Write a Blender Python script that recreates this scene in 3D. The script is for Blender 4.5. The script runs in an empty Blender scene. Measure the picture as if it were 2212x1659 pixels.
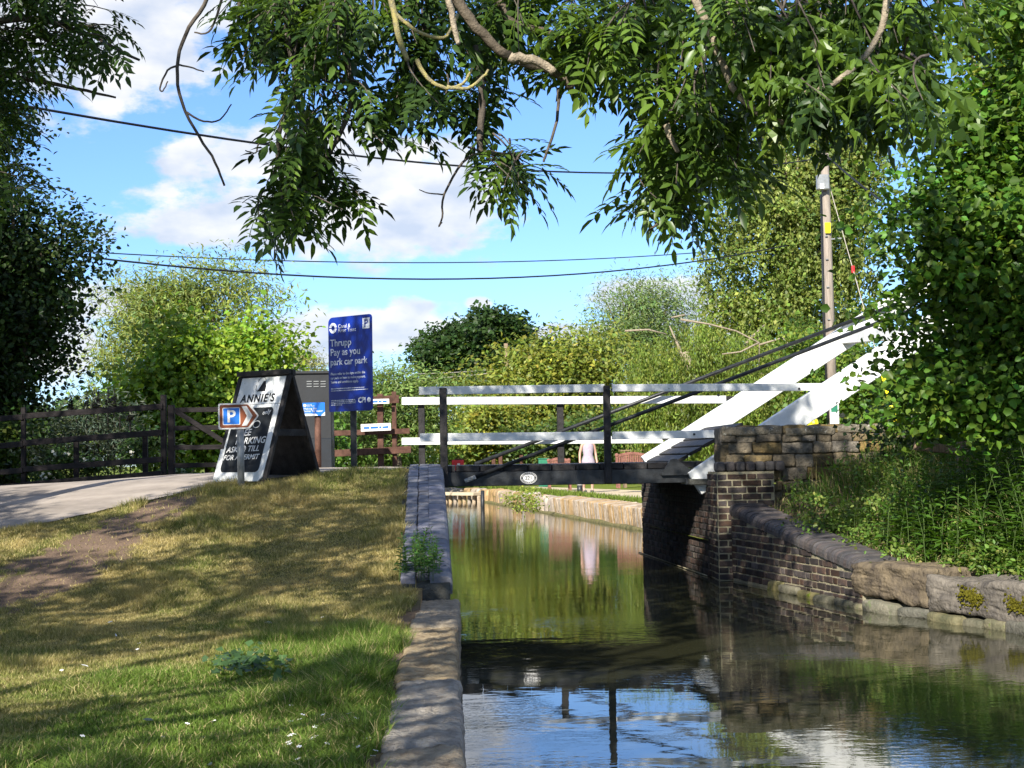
import bpy, bmesh, math, random
import numpy as np
from mathutils import Vector, Matrix

random.seed(7)
RNG = np.random.default_rng(7)
S = bpy.context.scene
COL = S.collection

# ------------------------------------------------------------------ camera, sky, sun, exposure
CAM = Vector((0.0, 0.0, 1.40))
FPX = 3322.0                       # focal length in pixels of a 2212 px wide picture
YAW, PITCH, ROLL = math.radians(2.22), math.radians(2.81), 0.0165
Fv = Vector((math.sin(YAW)*math.cos(PITCH), math.cos(YAW)*math.cos(PITCH), math.sin(PITCH)))
R0 = Vector((math.cos(YAW), -math.sin(YAW), 0)); U0 = R0.cross(Fv)
Rv = R0*math.cos(ROLL) - U0*math.sin(ROLL)
Uv = R0*math.sin(ROLL) + U0*math.cos(ROLL)
cam = bpy.data.objects.new('camera', bpy.data.cameras.new('camera'))
COL.objects.link(cam)
cam.data.sensor_width = 36.0
cam.data.lens = FPX/2212.0*36.0
cam.data.clip_start = 0.05
cam.data.clip_end = 3000
M = Matrix.Identity(4)
for i in range(3):
    M[i][0] = Rv[i]; M[i][1] = Uv[i]; M[i][2] = -Fv[i]; M[i][3] = CAM[i]
cam.matrix_world = M
S.camera = cam

SUN_POS = Vector((-0.72, -1.50, 1.12)).normalized()
world = bpy.data.worlds.new('World'); S.world = world; world.use_nodes = True
wt = world.node_tree; wt.nodes.clear()
def wn(t, **k):
    n = wt.nodes.new(t)
    for a, b in k.items(): setattr(n, a, b)
    return n
def wl(a, b): wt.links.new(a, b)
sky = wn('ShaderNodeTexSky', sky_type='NISHITA', sun_disc=False)
sky.sun_elevation = math.asin(SUN_POS.z)
sky.sun_rotation = math.atan2(SUN_POS.x, SUN_POS.y)
sky.air_density = 1.0; sky.dust_density = 0.3; sky.ozone_density = 2.5
tint = wn('ShaderNodeMix', data_type='RGBA', blend_type='MULTIPLY'); tint.inputs[0].default_value = 1
wl(sky.outputs[0], tint.inputs[6]); tint.inputs[7].default_value = (0.50, 0.655, 0.93, 1)
bg_sky = wn('ShaderNodeBackground'); wl(tint.outputs[2], bg_sky.inputs[0]); bg_sky.inputs[1].default_value = 0.122
tc = wn('ShaderNodeTexCoord'); sx = wn('ShaderNodeSeparateXYZ'); wl(tc.outputs['Generated'], sx.inputs[0])
def wm(op, a, b=None, c=None, clamp=False):
    n = wn('ShaderNodeMath', operation=op, use_clamp=clamp)
    for i, v in enumerate((a, b, c)):
        if v is None: continue
        if isinstance(v, (int, float)): n.inputs[i].default_value = v
        else: wl(v, n.inputs[i])
    return n.outputs[0]
az = wm('ARCTAN2', sx.outputs[0], sx.outputs[1])
el = wm('ARCSINE', sx.outputs[2])
cv = wn('ShaderNodeCombineXYZ'); wl(az, cv.inputs[0]); wl(el, cv.inputs[1])
# clouds: (picture x, picture y, half width, half height) turned into bearings and elevations
CLOUDS = [(640,470,330,62),(480,492,175,42),(820,440,270,120),(560,345,190,55),(720,370,190,80),(930,400,150,80),
          (230,60,250,190),(330,150,120,110),(800,712,250,48),(950,725,150,40),(660,745,110,60),(880,675,60,30),
          (210,660,130,40),(130,760,130,70),(1040,655,28,14),(1420,640,120,45),(1520,690,160,50),(1200,745,190,40),(1350,720,90,34)]
mn = None
nz = wn('ShaderNodeTexNoise'); nz.inputs['Scale'].default_value = 24; nz.inputs['Detail'].default_value = 8; nz.inputs['Roughness'].default_value = 0.58
stv = wn('ShaderNodeVectorMath', operation='MULTIPLY'); wl(cv.outputs[0], stv.inputs[0]); stv.inputs[1].default_value = (1.0, 1.9, 1)
wl(stv.outputs[0], nz.inputs['Vector'])
for (u, v, w, h) in CLOUDS:
    a = wn('ShaderNodeVectorMath', operation='SUBTRACT'); wl(cv.outputs[0], a.inputs[0])
    a.inputs[1].default_value = ((u-980)/FPX, (994-v+0.0165*(u-980)*-1)/FPX, 0)
    b = wn('ShaderNodeVectorMath', operation='MULTIPLY'); wl(a.outputs[0], b.inputs[0]); b.inputs[1].default_value = (FPX/w, FPX/h, 0)
    l = wn('ShaderNodeVectorMath', operation='LENGTH'); wl(b.outputs[0], l.inputs[0])
    mn = l.outputs['Value'] if mn is None else wm('SMOOTH_MIN', mn, l.outputs['Value'], 0.25)
# the rest of the sky carries the same broken cumulus
nz2 = wn('ShaderNodeTexNoise'); nz2.inputs['Scale'].default_value = 5; nz2.inputs['Detail'].default_value = 6
wl(tc.outputs['Generated'], nz2.inputs['Vector'])
gen = wm('MULTIPLY_ADD', nz2.outputs[0], -6.0, 4.2)
outside = wm('MULTIPLY', wm('SUBTRACT', wm('ABSOLUTE', az), 0.42), 6, clamp=True)
outside2 = wm('MULTIPLY', wm('SUBTRACT', el, 0.36), 6, clamp=True)
outm = wm('MAXIMUM', outside, outside2)
gen2 = wm('MULTIPLY_ADD', wm('SUBTRACT', 1.0, outm), 4.0, gen)
mn = wm('MINIMUM', mn, gen2)
dens = wm('ADD', wm('SUBTRACT', 1.0, mn), wm('MULTIPLY_ADD', wm('SUBTRACT', nz.outputs[0], 0.5), 2.3, 0.22))
mr = wn('ShaderNodeMapRange', interpolation_type='SMOOTHSTEP'); wl(dens, mr.inputs[0])
mr.inputs[1].default_value = -0.05; mr.inputs[2].default_value = 0.42; mr.inputs[3].default_value = 0.0; mr.inputs[4].default_value = 0.93
# thick cores of a cloud are greyer below
nz3 = wn('ShaderNodeTexNoise'); nz3.inputs['Scale'].default_value = 22; nz3.inputs['Detail'].default_value = 6
ofs = wn('ShaderNodeVectorMath', operation='ADD'); wl(stv.outputs[0], ofs.inputs[0]); ofs.inputs[1].default_value = (0.006, 0.022, 0)
wl(ofs.outputs[0], nz3.inputs['Vector'])
cr = wn('ShaderNodeValToRGB'); wl(nz3.outputs[0], cr.inputs[0])
cr.color_ramp.elements[0].position = 0.36; cr.color_ramp.elements[0].color = (1.0, 0.99, 0.975, 1)
cr.color_ramp.elements[1].position = 0.66; cr.color_ramp.elements[1].color = (0.62, 0.70, 0.84, 1)
bg_c = wn('ShaderNodeBackground'); wl(cr.outputs[0], bg_c.inputs[0]); bg_c.inputs[1].default_value = 0.55
mx = wn('ShaderNodeMixShader'); wl(mr.outputs[0], mx.inputs[0]); wl(bg_sky.outputs[0], mx.inputs[1]); wl(bg_c.outputs[0], mx.inputs[2])
wo = wn('ShaderNodeOutputWorld'); wl(mx.outputs[0], wo.inputs[0])

sl = bpy.data.lights.new('sun', 'SUN'); sl.energy = 5.0; sl.angle = math.radians(0.53); sl.color = (1.0, 0.94, 0.84)
so = bpy.data.objects.new('sun', sl); COL.objects.link(so)
so.rotation_mode = 'QUATERNION'; so.rotation_quaternion = SUN_POS.to_track_quat('Z', 'Y'); so.location = (-20, -40, 40)
S.view_settings.view_transform = 'Standard'; S.view_settings.look = 'None'
S.view_settings.gamma = 1.0; S.view_settings.use_curve_mapping = False
S.view_settings.exposure = 0.98
S.cycles.max_bounces = 6; S.cycles.diffuse_bounces = 3; S.cycles.glossy_bounces = 3
S.cycles.transmission_bounces = 3; S.cycles.use_denoising = True
S.cycles.sample_clamp_indirect = 6

# ------------------------------------------------------------------ helpers
def ray(u, v): return Fv + Rv*((u-1106)/FPX) + Uv*((829.5-v)/FPX)
def PY(u, v, Y): d = ray(u, v); return CAM + d*(Y/d.y)
def PZ(u, v, z): d = ray(u, v); return CAM + d*((z-CAM.z)/d.z)

def lattice(x, y, seed):
    xi = np.floor(x).astype(np.int64); yi = np.floor(y).astype(np.int64)
    fx = x-xi; fy = y-yi; fx = fx*fx*(3-2*fx); fy = fy*fy*(3-2*fy)
    def h(a, b):
        n = (a*374761393 + b*668265263 + seed*1442695041) & 0x7fffffff
        n = ((n ^ (n >> 13))*1274126177) & 0x7fffffff
        return ((n ^ (n >> 16)) & 0xffff)/65535.0
    return (h(xi, yi)*(1-fx)+h(xi+1, yi)*fx)*(1-fy) + (h(xi, yi+1)*(1-fx)+h(xi+1, yi+1)*fx)*fy
def fbm(x, y, seed=0, o=4):
    x = np.asarray(x, float); y = np.asarray(y, float); r = 0; a = 0.5; t = 0
    for k in range(o):
        r = r + a*lattice(x*2**k+17.3*k, y*2**k-9.1*k, seed+k); t += a; a *= 0.5
    return r/t
def sstep(a, b, x): t = np.clip((x-a)/(b-a), 0, 1); return t*t*(3-2*t)

def link(o, parent=None, kind=None, label=None, cat=None, group=None):
    COL.objects.link(o)
    if parent is not None:
        o.parent = parent
        base = parent
        tot = Vector((0, 0, 0))
        o.matrix_parent_inverse = parent.matrix_world.inverted() if parent.type != 'EMPTY' else Matrix.Translation(-parent.location)
    if kind: o['kind'] = kind
    if label: o['label'] = label
    if cat: o['category'] = cat
    if group: o['group'] = group
    return o
def thing(name, label, cat, loc, group=None):
    o = bpy.data.objects.new(name, None); o.empty_display_size = 0.2
    COL.objects.link(o); o.location = loc
    o['label'] = label; o['category'] = cat
    if group: o['group'] = group
    return o
def mkmesh(name, verts, faces, mat, smooth=False):
    me = bpy.data.meshes.new(name); me.from_pydata([tuple(v) for v in verts], [], faces); me.update()
    if mat is not None: me.materials.append(mat)
    if smooth: me.polygons.foreach_set('use_smooth', [True]*len(me.polygons))
    return me
def ob(name, me, parent=None, mat4=None, **k):
    o = bpy.data.objects.new(name, me); link(o, parent, **k)
    if mat4 is not None: o.matrix_basis = mat4
    return o
def frame(o, x, z):
    z = Vector(z).normalized(); x = Vector(x); x = (x - z*x.dot(z)).normalized(); y = z.cross(x)
    m = Matrix.Identity(4)
    for i in range(3): m[i][0] = x[i]; m[i][1] = y[i]; m[i][2] = z[i]; m[i][3] = o[i]
    return m
def bev(bm, w, seg=1):
    if w > 0: bmesh.ops.bevel(bm, geom=bm.edges[:]+bm.verts[:], offset=w, segments=seg, affect='EDGES', profile=0.6)
def boxmesh(name, sx_, sy_, sz_, mat, bevel=0.004, seg=1, jit=0, seed=0):
    bm = bmesh.new(); bmesh.ops.create_cube(bm, size=1)
    rr = random.Random(seed)
    for v in bm.verts: v.co = Vector((v.co.x*sx_+rr.uniform(-jit, jit), v.co.y*sy_+rr.uniform(-jit, jit), v.co.z*sz_+rr.uniform(-jit, jit)))
    bev(bm, bevel, seg)
    me = bpy.data.meshes.new(name); bm.to_mesh(me); bm.free(); me.materials.append(mat); return me
def box(name, c, sx_, sy_, sz_, mat, parent=None, bevel=0.004, rz=0, seg=1, rx=0, **k):
    me = boxmesh(name, sx_, sy_, sz_, mat, bevel, seg)
    return ob(name, me, parent, Matrix.Translation(c) @ Matrix.Rotation(rz, 4, 'Z') @ Matrix.Rotation(rx, 4, 'X'), **k)
def beam(name, a, b, w, h, mat, parent=None, bevel=0.006, up=(0, 0, 1), seg=1, **k):
    a = Vector(a); b = Vector(b); d = b-a
    x = d.normalized(); upv = Vector(up); y = upv.cross(x).normalized(); z = x.cross(y)
    m = Matrix.Identity(4); c = (a+b)/2
    for i in range(3): m[i][0] = x[i]; m[i][1] = y[i]; m[i][2] = z[i]; m[i][3] = c[i]
    return ob(name, boxmesh(name, d.length, w, h, mat, bevel, seg), parent, m, **k)
def tubegeo(pts, rad, seg=8, cap=True):
    pts = [Vector(p) for p in pts]; n = len(pts); V = []; Fc = []
    rad = [rad]*n if isinstance(rad, (int, float)) else rad
    t = (pts[1]-pts[0]).normalized(); ref = Vector((0, 0, 1)) if abs(t.z) < 0.9 else Vector((1, 0, 0))
    nrm = t.cross(ref).normalized()
    for i in range(n):
        t = (pts[min(i+1, n-1)]-pts[max(i-1, 0)]).normalized()
        nrm = (nrm - t*nrm.dot(t)).normalized(); bn = t.cross(nrm)
        for j in range(seg):
            a = 2*math.pi*j/seg
            V.append(pts[i]+(nrm*math.cos(a)+bn*math.sin(a))*rad[i])
    for i in range(n-1):
        for j in range(seg):
            k = (j+1) % seg
            Fc.append((i*seg+j, i*seg+k, (i+1)*seg+k, (i+1)*seg+j))
    if cap:
        Fc.append(tuple(range(seg-1, -1, -1))); Fc.append(tuple((n-1)*seg+j for j in range(seg)))
    return V, Fc
class Acc:
    def __init__(s): s.v = []; s.f = []
    def add(s, g):
        n = len(s.v); s.v += g[0]; s.f += [tuple(i+n for i in f) for f in g[1]]
    def mesh(s, name, mat, smooth=True): return mkmesh(name, s.v, s.f, mat, smooth)
def tube(name, pts, rad, mat, parent=None, seg=8, **k):
    V, Fc = tubegeo(pts, rad, seg); return ob(name, mkmesh(name, V, Fc, mat, True), parent, **k)
def prism(name, poly, z0, z1, mat, parent=None, mat4=None, bevel=0, **k):
    bm = bmesh.new(); vs = [bm.verts.new((p[0], p[1], z0)) for p in poly]; f = bm.faces.new(vs)
    r = bmesh.ops.extrude_face_region(bm, geom=[f]); 
    for g in r['geom']:
        if isinstance(g, bmesh.types.BMVert): g.co.z = z1
    bmesh.ops.recalc_face_normals(bm, faces=bm.faces)
    if bevel: bev(bm, bevel)
    me = bpy.data.meshes.new(name); bm.to_mesh(me); bm.free(); me.materials.append(mat)
    return ob(name, me, parent, mat4, **k)
def roundpoly(w, h, r, n=5, corners=(1, 1, 1, 1)):
    out = []
    for (cx, cy, a0, on) in ((w/2, h/2, 0, corners[0]), (-w/2, h/2, 90, corners[1]), (-w/2, -h/2, 180, corners[2]), (w/2, -h/2, 270, corners[3])):
        rr = r*on
        if rr == 0: out.append((cx, cy)); continue
        ox = cx-math.copysign(rr, cx); oy = cy-math.copysign(rr, cy)
        for k in range(n+1):
            a = math.radians(a0+90*k/n); out.append((ox+rr*math.cos(a), oy+rr*math.sin(a)))
    return out
def bez(a, b, c, n=8):
    return [a*(1-t)**2+b*2*t*(1-t)+c*t*t for t in [i/n for i in range(n+1)]]
def fastmesh(name, V, Q, mat, colors=None, smooth=False):
    """V (n,3) float, Q (m,k) int"""
    me = bpy.data.meshes.new(name); n = len(V); m, k = Q.shape
    me.vertices.add(n); me.vertices.foreach_set('co', V.astype(np.float32).ravel())
    me.loops.add(m*k); me.loops.foreach_set('vertex_index', Q.astype(np.int32).ravel())
    me.polygons.add(m); me.polygons.foreach_set('loop_start', np.arange(0, m*k, k, dtype=np.int32))
    me.polygons.foreach_set('loop_total', np.full(m, k, dtype=np.int32))
    if smooth: me.polygons.foreach_set('use_smooth', np.ones(m, dtype=bool))
    me.update(calc_edges=True); me.materials.append(mat)
    if colors is not None:
        at = me.color_attributes.new('tone', 'FLOAT_COLOR', 'POINT')
        c = np.ones((n, 4), np.float32); c[:, :3] = colors; at.data.foreach_set('color', c.ravel())
    return me
def unit(a): return a/np.maximum(np.linalg.norm(a, axis=1, keepdims=True), 1e-9)
def leafmesh(name, P, A, N, L, W, C, mat):
    """pointed leaf quads: base P, long axis A, rough normal N, length L, width W, colour C"""
    A = unit(A); B = unit(np.cross(A, N)); Nn = np.cross(B, A)
    L = L[:, None]; W = W[:, None]
    V = np.empty((len(P), 4, 3))
    V[:, 0] = P; V[:, 1] = P+A*L*0.45+B*W*0.5+Nn*W*0.14; V[:, 2] = P+A*L-Nn*L*0.10; V[:, 3] = P+A*L*0.45-B*W*0.5+Nn*W*0.14
    Q = np.arange(len(P)*4).reshape(-1, 4)
    Cc = np.repeat(C, 4, axis=0)
    return fastmesh(name, V.reshape(-1, 3), Q, mat, Cc)
def roundleaf(name, P, A, N, L, W, C, mat):
    A = unit(A); B = unit(np.cross(A, N)); Nn = np.cross(B, A); L = L[:, None]; W = W[:, None]
    V = np.empty((len(P), 6, 3)); V[:, 0] = P; V[:, 3] = P+A*L-Nn*L*0.12
    V[:, 1] = P+A*L*0.30+B*W*0.46+Nn*W*0.12; V[:, 2] = P+A*L*0.70+B*W*0.36+Nn*W*0.08
    V[:, 4] = P+A*L*0.70-B*W*0.36+Nn*W*0.08; V[:, 5] = P+A*L*0.30-B*W*0.46+Nn*W*0.12
    b = (np.arange(len(P))*6)[:, None]
    Q = np.concatenate([b+np.array([[0, 1, 2, 3]]), b+np.array([[0, 3, 4, 5]])], 0)
    return fastmesh(name, V.reshape(-1, 3), Q, mat, np.repeat(C, 6, axis=0))

# ------------------------------------------------------------------ materials
def newmat(name):
    m = bpy.data.materials.new(name); m.use_nodes = True; nt = m.node_tree; nt.nodes.clear()
    out = nt.nodes.new('ShaderNodeOutputMaterial'); return m, nt, out
def pmat(name, col, rough=0.6, var=0.25, scale=8, bump=0.15, spec=0.3, metal=0, col2=None, bscale=None, objvar=0, patch=None, detail=6, stretch=(1, 1, 1)):
    """principled with two layers of noise in colour, optional patch colour (colour, scale, threshold) and per-object variation"""
    m, nt, out = newmat(name); N = nt.nodes.new; Lk = nt.links.new
    p = N('ShaderNodeBsdfPrincipled'); Lk(p.outputs[0], out.inputs[0])
    p.inputs['Metallic'].default_value = metal; p.inputs['Specular IOR Level'].default_value = spec
    geo = N('ShaderNodeNewGeometry'); mp = N('ShaderNodeMapping'); Lk(geo.outputs['Position'], mp.inputs[0]); mp.inputs['Scale'].default_value = stretch
    n1 = N('ShaderNodeTexNoise'); n1.inputs['Scale'].default_value = scale; n1.inputs['Detail'].default_value = detail; n1.inputs['Roughness'].default_value = 0.62
    Lk(mp.outputs[0], n1.inputs['Vector'])
    c2 = col2 if col2 else tuple(c*(1-var*1.5) for c in col); c1 = col if col2 else tuple(min(1, c*(1+var)) for c in col)
    r = N('ShaderNodeValToRGB'); r.color_ramp.elements[0].position = 0.34; r.color_ramp.elements[1].position = 0.66
    r.color_ramp.elements[0].color = (*c2, 1); r.color_ramp.elements[1].color = (*c1, 1); Lk(n1.outputs[0], r.inputs[0])
    cur = r.outputs[0]
    if patch:
        pc, ps, th = patch
        n2 = N('ShaderNodeTexNoise'); n2.inputs['Scale'].default_value = ps; n2.inputs['Detail'].default_value = 8; n2.inputs['Roughness'].default_value = 0.7
        Lk(mp.outputs[0], n2.inputs['Vector'])
        mr_ = N('ShaderNodeMapRange'); mr_.inputs[1].default_value = th; mr_.inputs[2].default_value = th+0.09; Lk(n2.outputs[0], mr_.inputs[0])
        mxn = N('ShaderNodeMix'); mxn.data_type = 'RGBA'; Lk(mr_.outputs[0], mxn.inputs[0]); Lk(cur, mxn.inputs[6]); mxn.inputs[7].default_value = (*pc, 1)
        cur = mxn.outputs[2]
    if objvar:
        oi = N('ShaderNodeObjectInfo'); hs = N('ShaderNodeHueSaturation')
        mv = N('ShaderNodeMapRange'); Lk(oi.outputs['Random'], mv.inputs[0]); mv.inputs[3].default_value = 1-objvar; mv.inputs[4].default_value = 1+objvar
        Lk(mv.outputs[0], hs.inputs['Value']); Lk(cur, hs.inputs['Color'])
        ms = N('ShaderNodeMath'); ms.operation = 'MULTIPLY'; Lk(oi.outputs['Random'], ms.inputs[0]); ms.inputs[1].default_value = 7.31
        fr = N('ShaderNodeMath'); fr.operation = 'FRACT'; Lk(ms.outputs[0], fr.inputs[0])
        mh = N('ShaderNodeMapRange'); Lk(fr.outputs[0], mh.inputs[0]); mh.inputs[3].default_value = 0.5; mh.inputs[4].default_value = 1.4
        Lk(mh.outputs[0], hs.inputs['Saturation']); cur = hs.outputs[0]
    Lk(cur, p.inputs['Base Color'])
    rr = N('ShaderNodeMapRange'); Lk(n1.outputs[0], rr.inputs[0]); rr.inputs[3].default_value = min(1, rough+0.12); rr.inputs[4].default_value = max(0.05, rough-0.12)
    Lk(rr.outputs[0], p.inputs['Roughness'])
    if bump:
        nb = N('ShaderNodeTexNoise'); nb.inputs['Scale'].default_value = bscale or scale*5; nb.inputs['Detail'].default_value = 5; Lk(mp.outputs[0], nb.inputs['Vector'])
        b = N('ShaderNodeBump'); b.inputs['Strength'].default_value = bump; b.inputs['Distance'].default_value = 0.02; Lk(nb.outputs[0], b.inputs['Height']); Lk(b.outputs[0], p.inputs['Normal'])
    return m
def leafmat(name, trans=0.35, rough=0.45, spec=0.25, tboost=1.6):
    m, nt, out = newmat(name); N = nt.nodes.new; Lk = nt.links.new
    a = N('ShaderNodeAttribute'); a.attribute_name = 'tone'
    p = N('ShaderNodeBsdfPrincipled'); Lk(a.outputs[0], p.inputs['Base Color']); p.inputs['Roughness'].default_value = rough; p.inputs['Specular IOR Level'].default_value = spec
    t = N('ShaderNodeBsdfTranslucent'); mu = N('ShaderNodeMix'); mu.data_type = 'RGBA'; mu.blend_type = 'MULTIPLY'; mu.inputs[0].default_value = 1
    Lk(a.outputs[0], mu.inputs[6]); mu.inputs[7].default_value = (tboost*1.15, tboost*1.1, tboost*0.45, 1); Lk(mu.outputs[2], t.inputs[0])
    x = N('ShaderNodeMixShader'); x.inputs[0].default_value = trans; Lk(p.outputs[0], x.inputs[1]); Lk(t.outputs[0], x.inputs[2]); Lk(x.outputs[0], out.inputs[0])
    return m
LEAF = leafmat('leaf'); ASHLEAF = leafmat('ash_leaf', 0.30, 0.38, 0.35); GRASS = leafmat('grass_blade', 0.30, 0.6, 0.15, 1.3)
BARK = pmat('bark', (0.11, 0.09, 0.065), 0.9, 0.35, 14, 0.6, 0.1)
BARK_PALE = pmat('bark_pale', (0.30, 0.25, 0.18), 0.9, 0.3, 30, 0.5, 0.1)
LICHEN = pmat('lichen_bark', (0.42, 0.36, 0.12), 0.95, 0.3, 60, 0.5, 0.1, col2=(0.20, 0.18, 0.13))
TWIG = pmat('twig_bark', (0.10, 0.085, 0.07), 0.9, 0.3, 40, 0.3, 0.1)
WHITE = pmat('white_paint', (0.78, 0.79, 0.78), 0.5, 0.05, 6, 0.06, 0.35, col2=(0.58, 0.60, 0.58), patch=((0.36, 0.38, 0.30), 15, 0.64))
BLACK = pmat('black_paint', (0.018, 0.02, 0.022), 0.45, 0.4, 12, 0.15, 0.4, patch=((0.05, 0.05, 0.045), 7, 0.68))
BLACKWOOD = pmat('black_timber', (0.022, 0.020, 0.020), 0.6, 0.4, 10, 0.25, 0.3, patch=((0.045, 0.04, 0.035), 14, 0.66))
DARKFENCE = pmat('dark_stained_timber', (0.012, 0.009, 0.009), 0.7, 0.35, 9, 0.3, 0.25, stretch=(1, 1, 4))
BROWNFENCE = pmat('brown_stained_timber', (0.10, 0.05, 0.035), 0.75, 0.3, 9, 0.3, 0.2)
WOOD = pmat('weathered_wood', (0.24, 0.17, 0.11), 0.85, 0.25, 16, 0.4, 0.15, stretch=(4, 4, 0.6))
BENCHWOOD = pmat('bench_wood', (0.22, 0.10, 0.075), 0.7, 0.25, 12, 0.2, 0.2)
BRICK = pmat('dark_brick', (0.085, 0.058, 0.045), 0.85, 0.35, 9, 0.5, 0.15, col2=(0.035, 0.030, 0.030), objvar=0.45, patch=((0.26, 0.23, 0.16), 5, 0.63), bscale=70)
BLUEBRICK = pmat('blue_brick', (0.150, 0.150, 0.175), 0.62, 0.2, 10, 0.4, 0.35, col2=(0.090, 0.092, 0.11), objvar=0.28, patch=((0.22, 0.20, 0.16), 9, 0.66), bscale=60)
COPBRICK = pmat('coping_brick', (0.095, 0.08, 0.072), 0.7, 0.25, 10, 0.4, 0.3, col2=(0.05, 0.047, 0.05), objvar=0.3, patch=((0.25, 0.22, 0.17), 6, 0.62), bscale=60)
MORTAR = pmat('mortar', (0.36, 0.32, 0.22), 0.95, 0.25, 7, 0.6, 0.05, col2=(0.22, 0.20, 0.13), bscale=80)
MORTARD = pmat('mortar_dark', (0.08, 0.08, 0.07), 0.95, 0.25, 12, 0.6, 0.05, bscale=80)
STONE = pmat('old_stone', (0.22, 0.17, 0.10), 0.9, 0.3, 7, 1.0, 0.1, col2=(0.055, 0.05, 0.04), objvar=0.22, patch=((0.34, 0.31, 0.25), 22, 0.64), bscale=35)
COPSTONE = pmat('coping_stone', (0.40, 0.34, 0.25), 0.9, 0.25, 11, 1.0, 0.1, col2=(0.20, 0.16, 0.115), objvar=0.06, patch=((0.46, 0.43, 0.36), 30, 0.62), bscale=55)
WETSTONE = pmat('mossy_stone', (0.17, 0.15, 0.09), 0.8, 0.3, 6, 0.8, 0.3, col2=(0.07, 0.07, 0.04), objvar=0.2, patch=((0.10, 0.13, 0.03), 8, 0.58), bscale=35)
BLOCKSTONE = pmat('mossy_block', (0.19, 0.16, 0.12), 0.92, 0.3, 6.5, 1.0, 0.1, col2=(0.075, 0.065, 0.055), objvar=0.03, patch=((0.40, 0.36, 0.30), 22, 0.66), bscale=30)
MOSS = pmat('moss', (0.12, 0.11, 0.015), 1.0, 0.4, 30, 1.0, 0.0, bscale=120)
FARSTONE = pmat('far_bank_stone', (0.46, 0.35, 0.24), 0.9, 0.25, 6, 0.8, 0.1, col2=(0.24, 0.18, 0.11), objvar=0.12, bscale=22, patch=((0.20, 0.19, 0.08), 4, 0.62))
ROAD = pmat('tarmac', (0.33, 0.285, 0.24), 0.9, 0.2, 1.6, 0.4, 0.15, bscale=90, patch=((0.12, 0.10, 0.085), 0.9, 0.60))
PATHM = pmat('gravel_path', (0.50, 0.42, 0.29), 0.95, 0.12, 2, 0.4, 0.1, bscale=60)
STEELGREY = pmat('galvanised_steel', (0.28, 0.29, 0.29), 0.45, 0.15, 12, 0.05, 0.5, metal=0.3)
CABGREY = pmat('cabinet_grey', (0.018, 0.020, 0.023), 0.5, 0.2, 5, 0.05, 0.4)
CABDARK = pmat('cabinet_dark', (0.012, 0.016, 0.022), 0.5, 0.2, 5, 0.05, 0.4)
BLUE = pmat('sign_blue', (0.004, 0.026, 0.26), 0.35, 0.06, 3, 0.0, 0.5)
BRIGHTBLUE = pmat('sign_bright_blue', (0.01, 0.14, 0.55), 0.4, 0.05, 3, 0.0, 0.4)
BROWNSIGN = pmat('sign_brown', (0.21, 0.055, 0.018), 0.45, 0.08, 4, 0.0, 0.4)
SIGNWHITE = pmat('sign_white', (0.74, 0.73, 0.70), 0.5, 0.04, 6, 0.0, 0.3)
PLATEBLACK = pmat('plate_black', (0.012, 0.012, 0.014), 0.4, 0.1, 6, 0.0, 0.4)
CHALKBOARD = pmat('chalkboard', (0.014, 0.017, 0.02), 0.55, 0.4, 7, 0.03, 0.3, patch=((0.05, 0.05, 0.05), 5, 0.62))
CHALK = pmat('chalk', (0.70, 0.70, 0.68), 0.95, 0.1, 60, 0.0, 0.0)
RED = pmat('red_paint', (0.55, 0.02, 0.025), 0.5, 0.08, 5, 0.0, 0.4)
GREENP = pmat('green_plastic', (0.02, 0.16, 0.09), 0.5, 0.1, 5, 0.0, 0.4)
YELLOW = pmat('yellow_plastic', (0.85, 0.72, 0.01), 0.45, 0.05, 5, 0.0, 0.4)
CABLE = pmat('cable', (0.012, 0.014, 0.018), 0.6, 0.1, 5, 0.0, 0.3)
STEELWIRE = pmat('stay_wire', (0.4, 0.36, 0.30), 0.5, 0.1, 5, 0.0, 0.3)
PETAL = pmat('petal', (0.8, 0.8, 0.78), 0.7, 0.05, 20, 0.0, 0.1)
FEATHER = pmat('feather', (0.72, 0.72, 0.70), 0.8, 0.1, 60, 0.0, 0.1)
SKIN = pmat('skin', (0.50, 0.30, 0.22), 0.5, 0.05, 10, 0.0, 0.3)
DRESS = pmat('dress', (0.36, 0.31, 0.36), 0.8, 0.1, 20, 0.05, 0.1)
HAIR = pmat('hair', (0.05, 0.03, 0.02), 0.6, 0.2, 30, 0.1, 0.3)
SHOE = pmat('shoe', (0.05, 0.05, 0.06), 0.6, 0.2, 30, 0.0, 0.3)
ROOFT = pmat('roof_tile', (0.30, 0.23, 0.16), 0.9, 0.25, 5, 0.3, 0.1, objvar=0.25)
HOUSE = pmat('cottage_wall', (0.40, 0.34, 0.24), 0.9, 0.2, 5, 0.4, 0.1)

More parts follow.
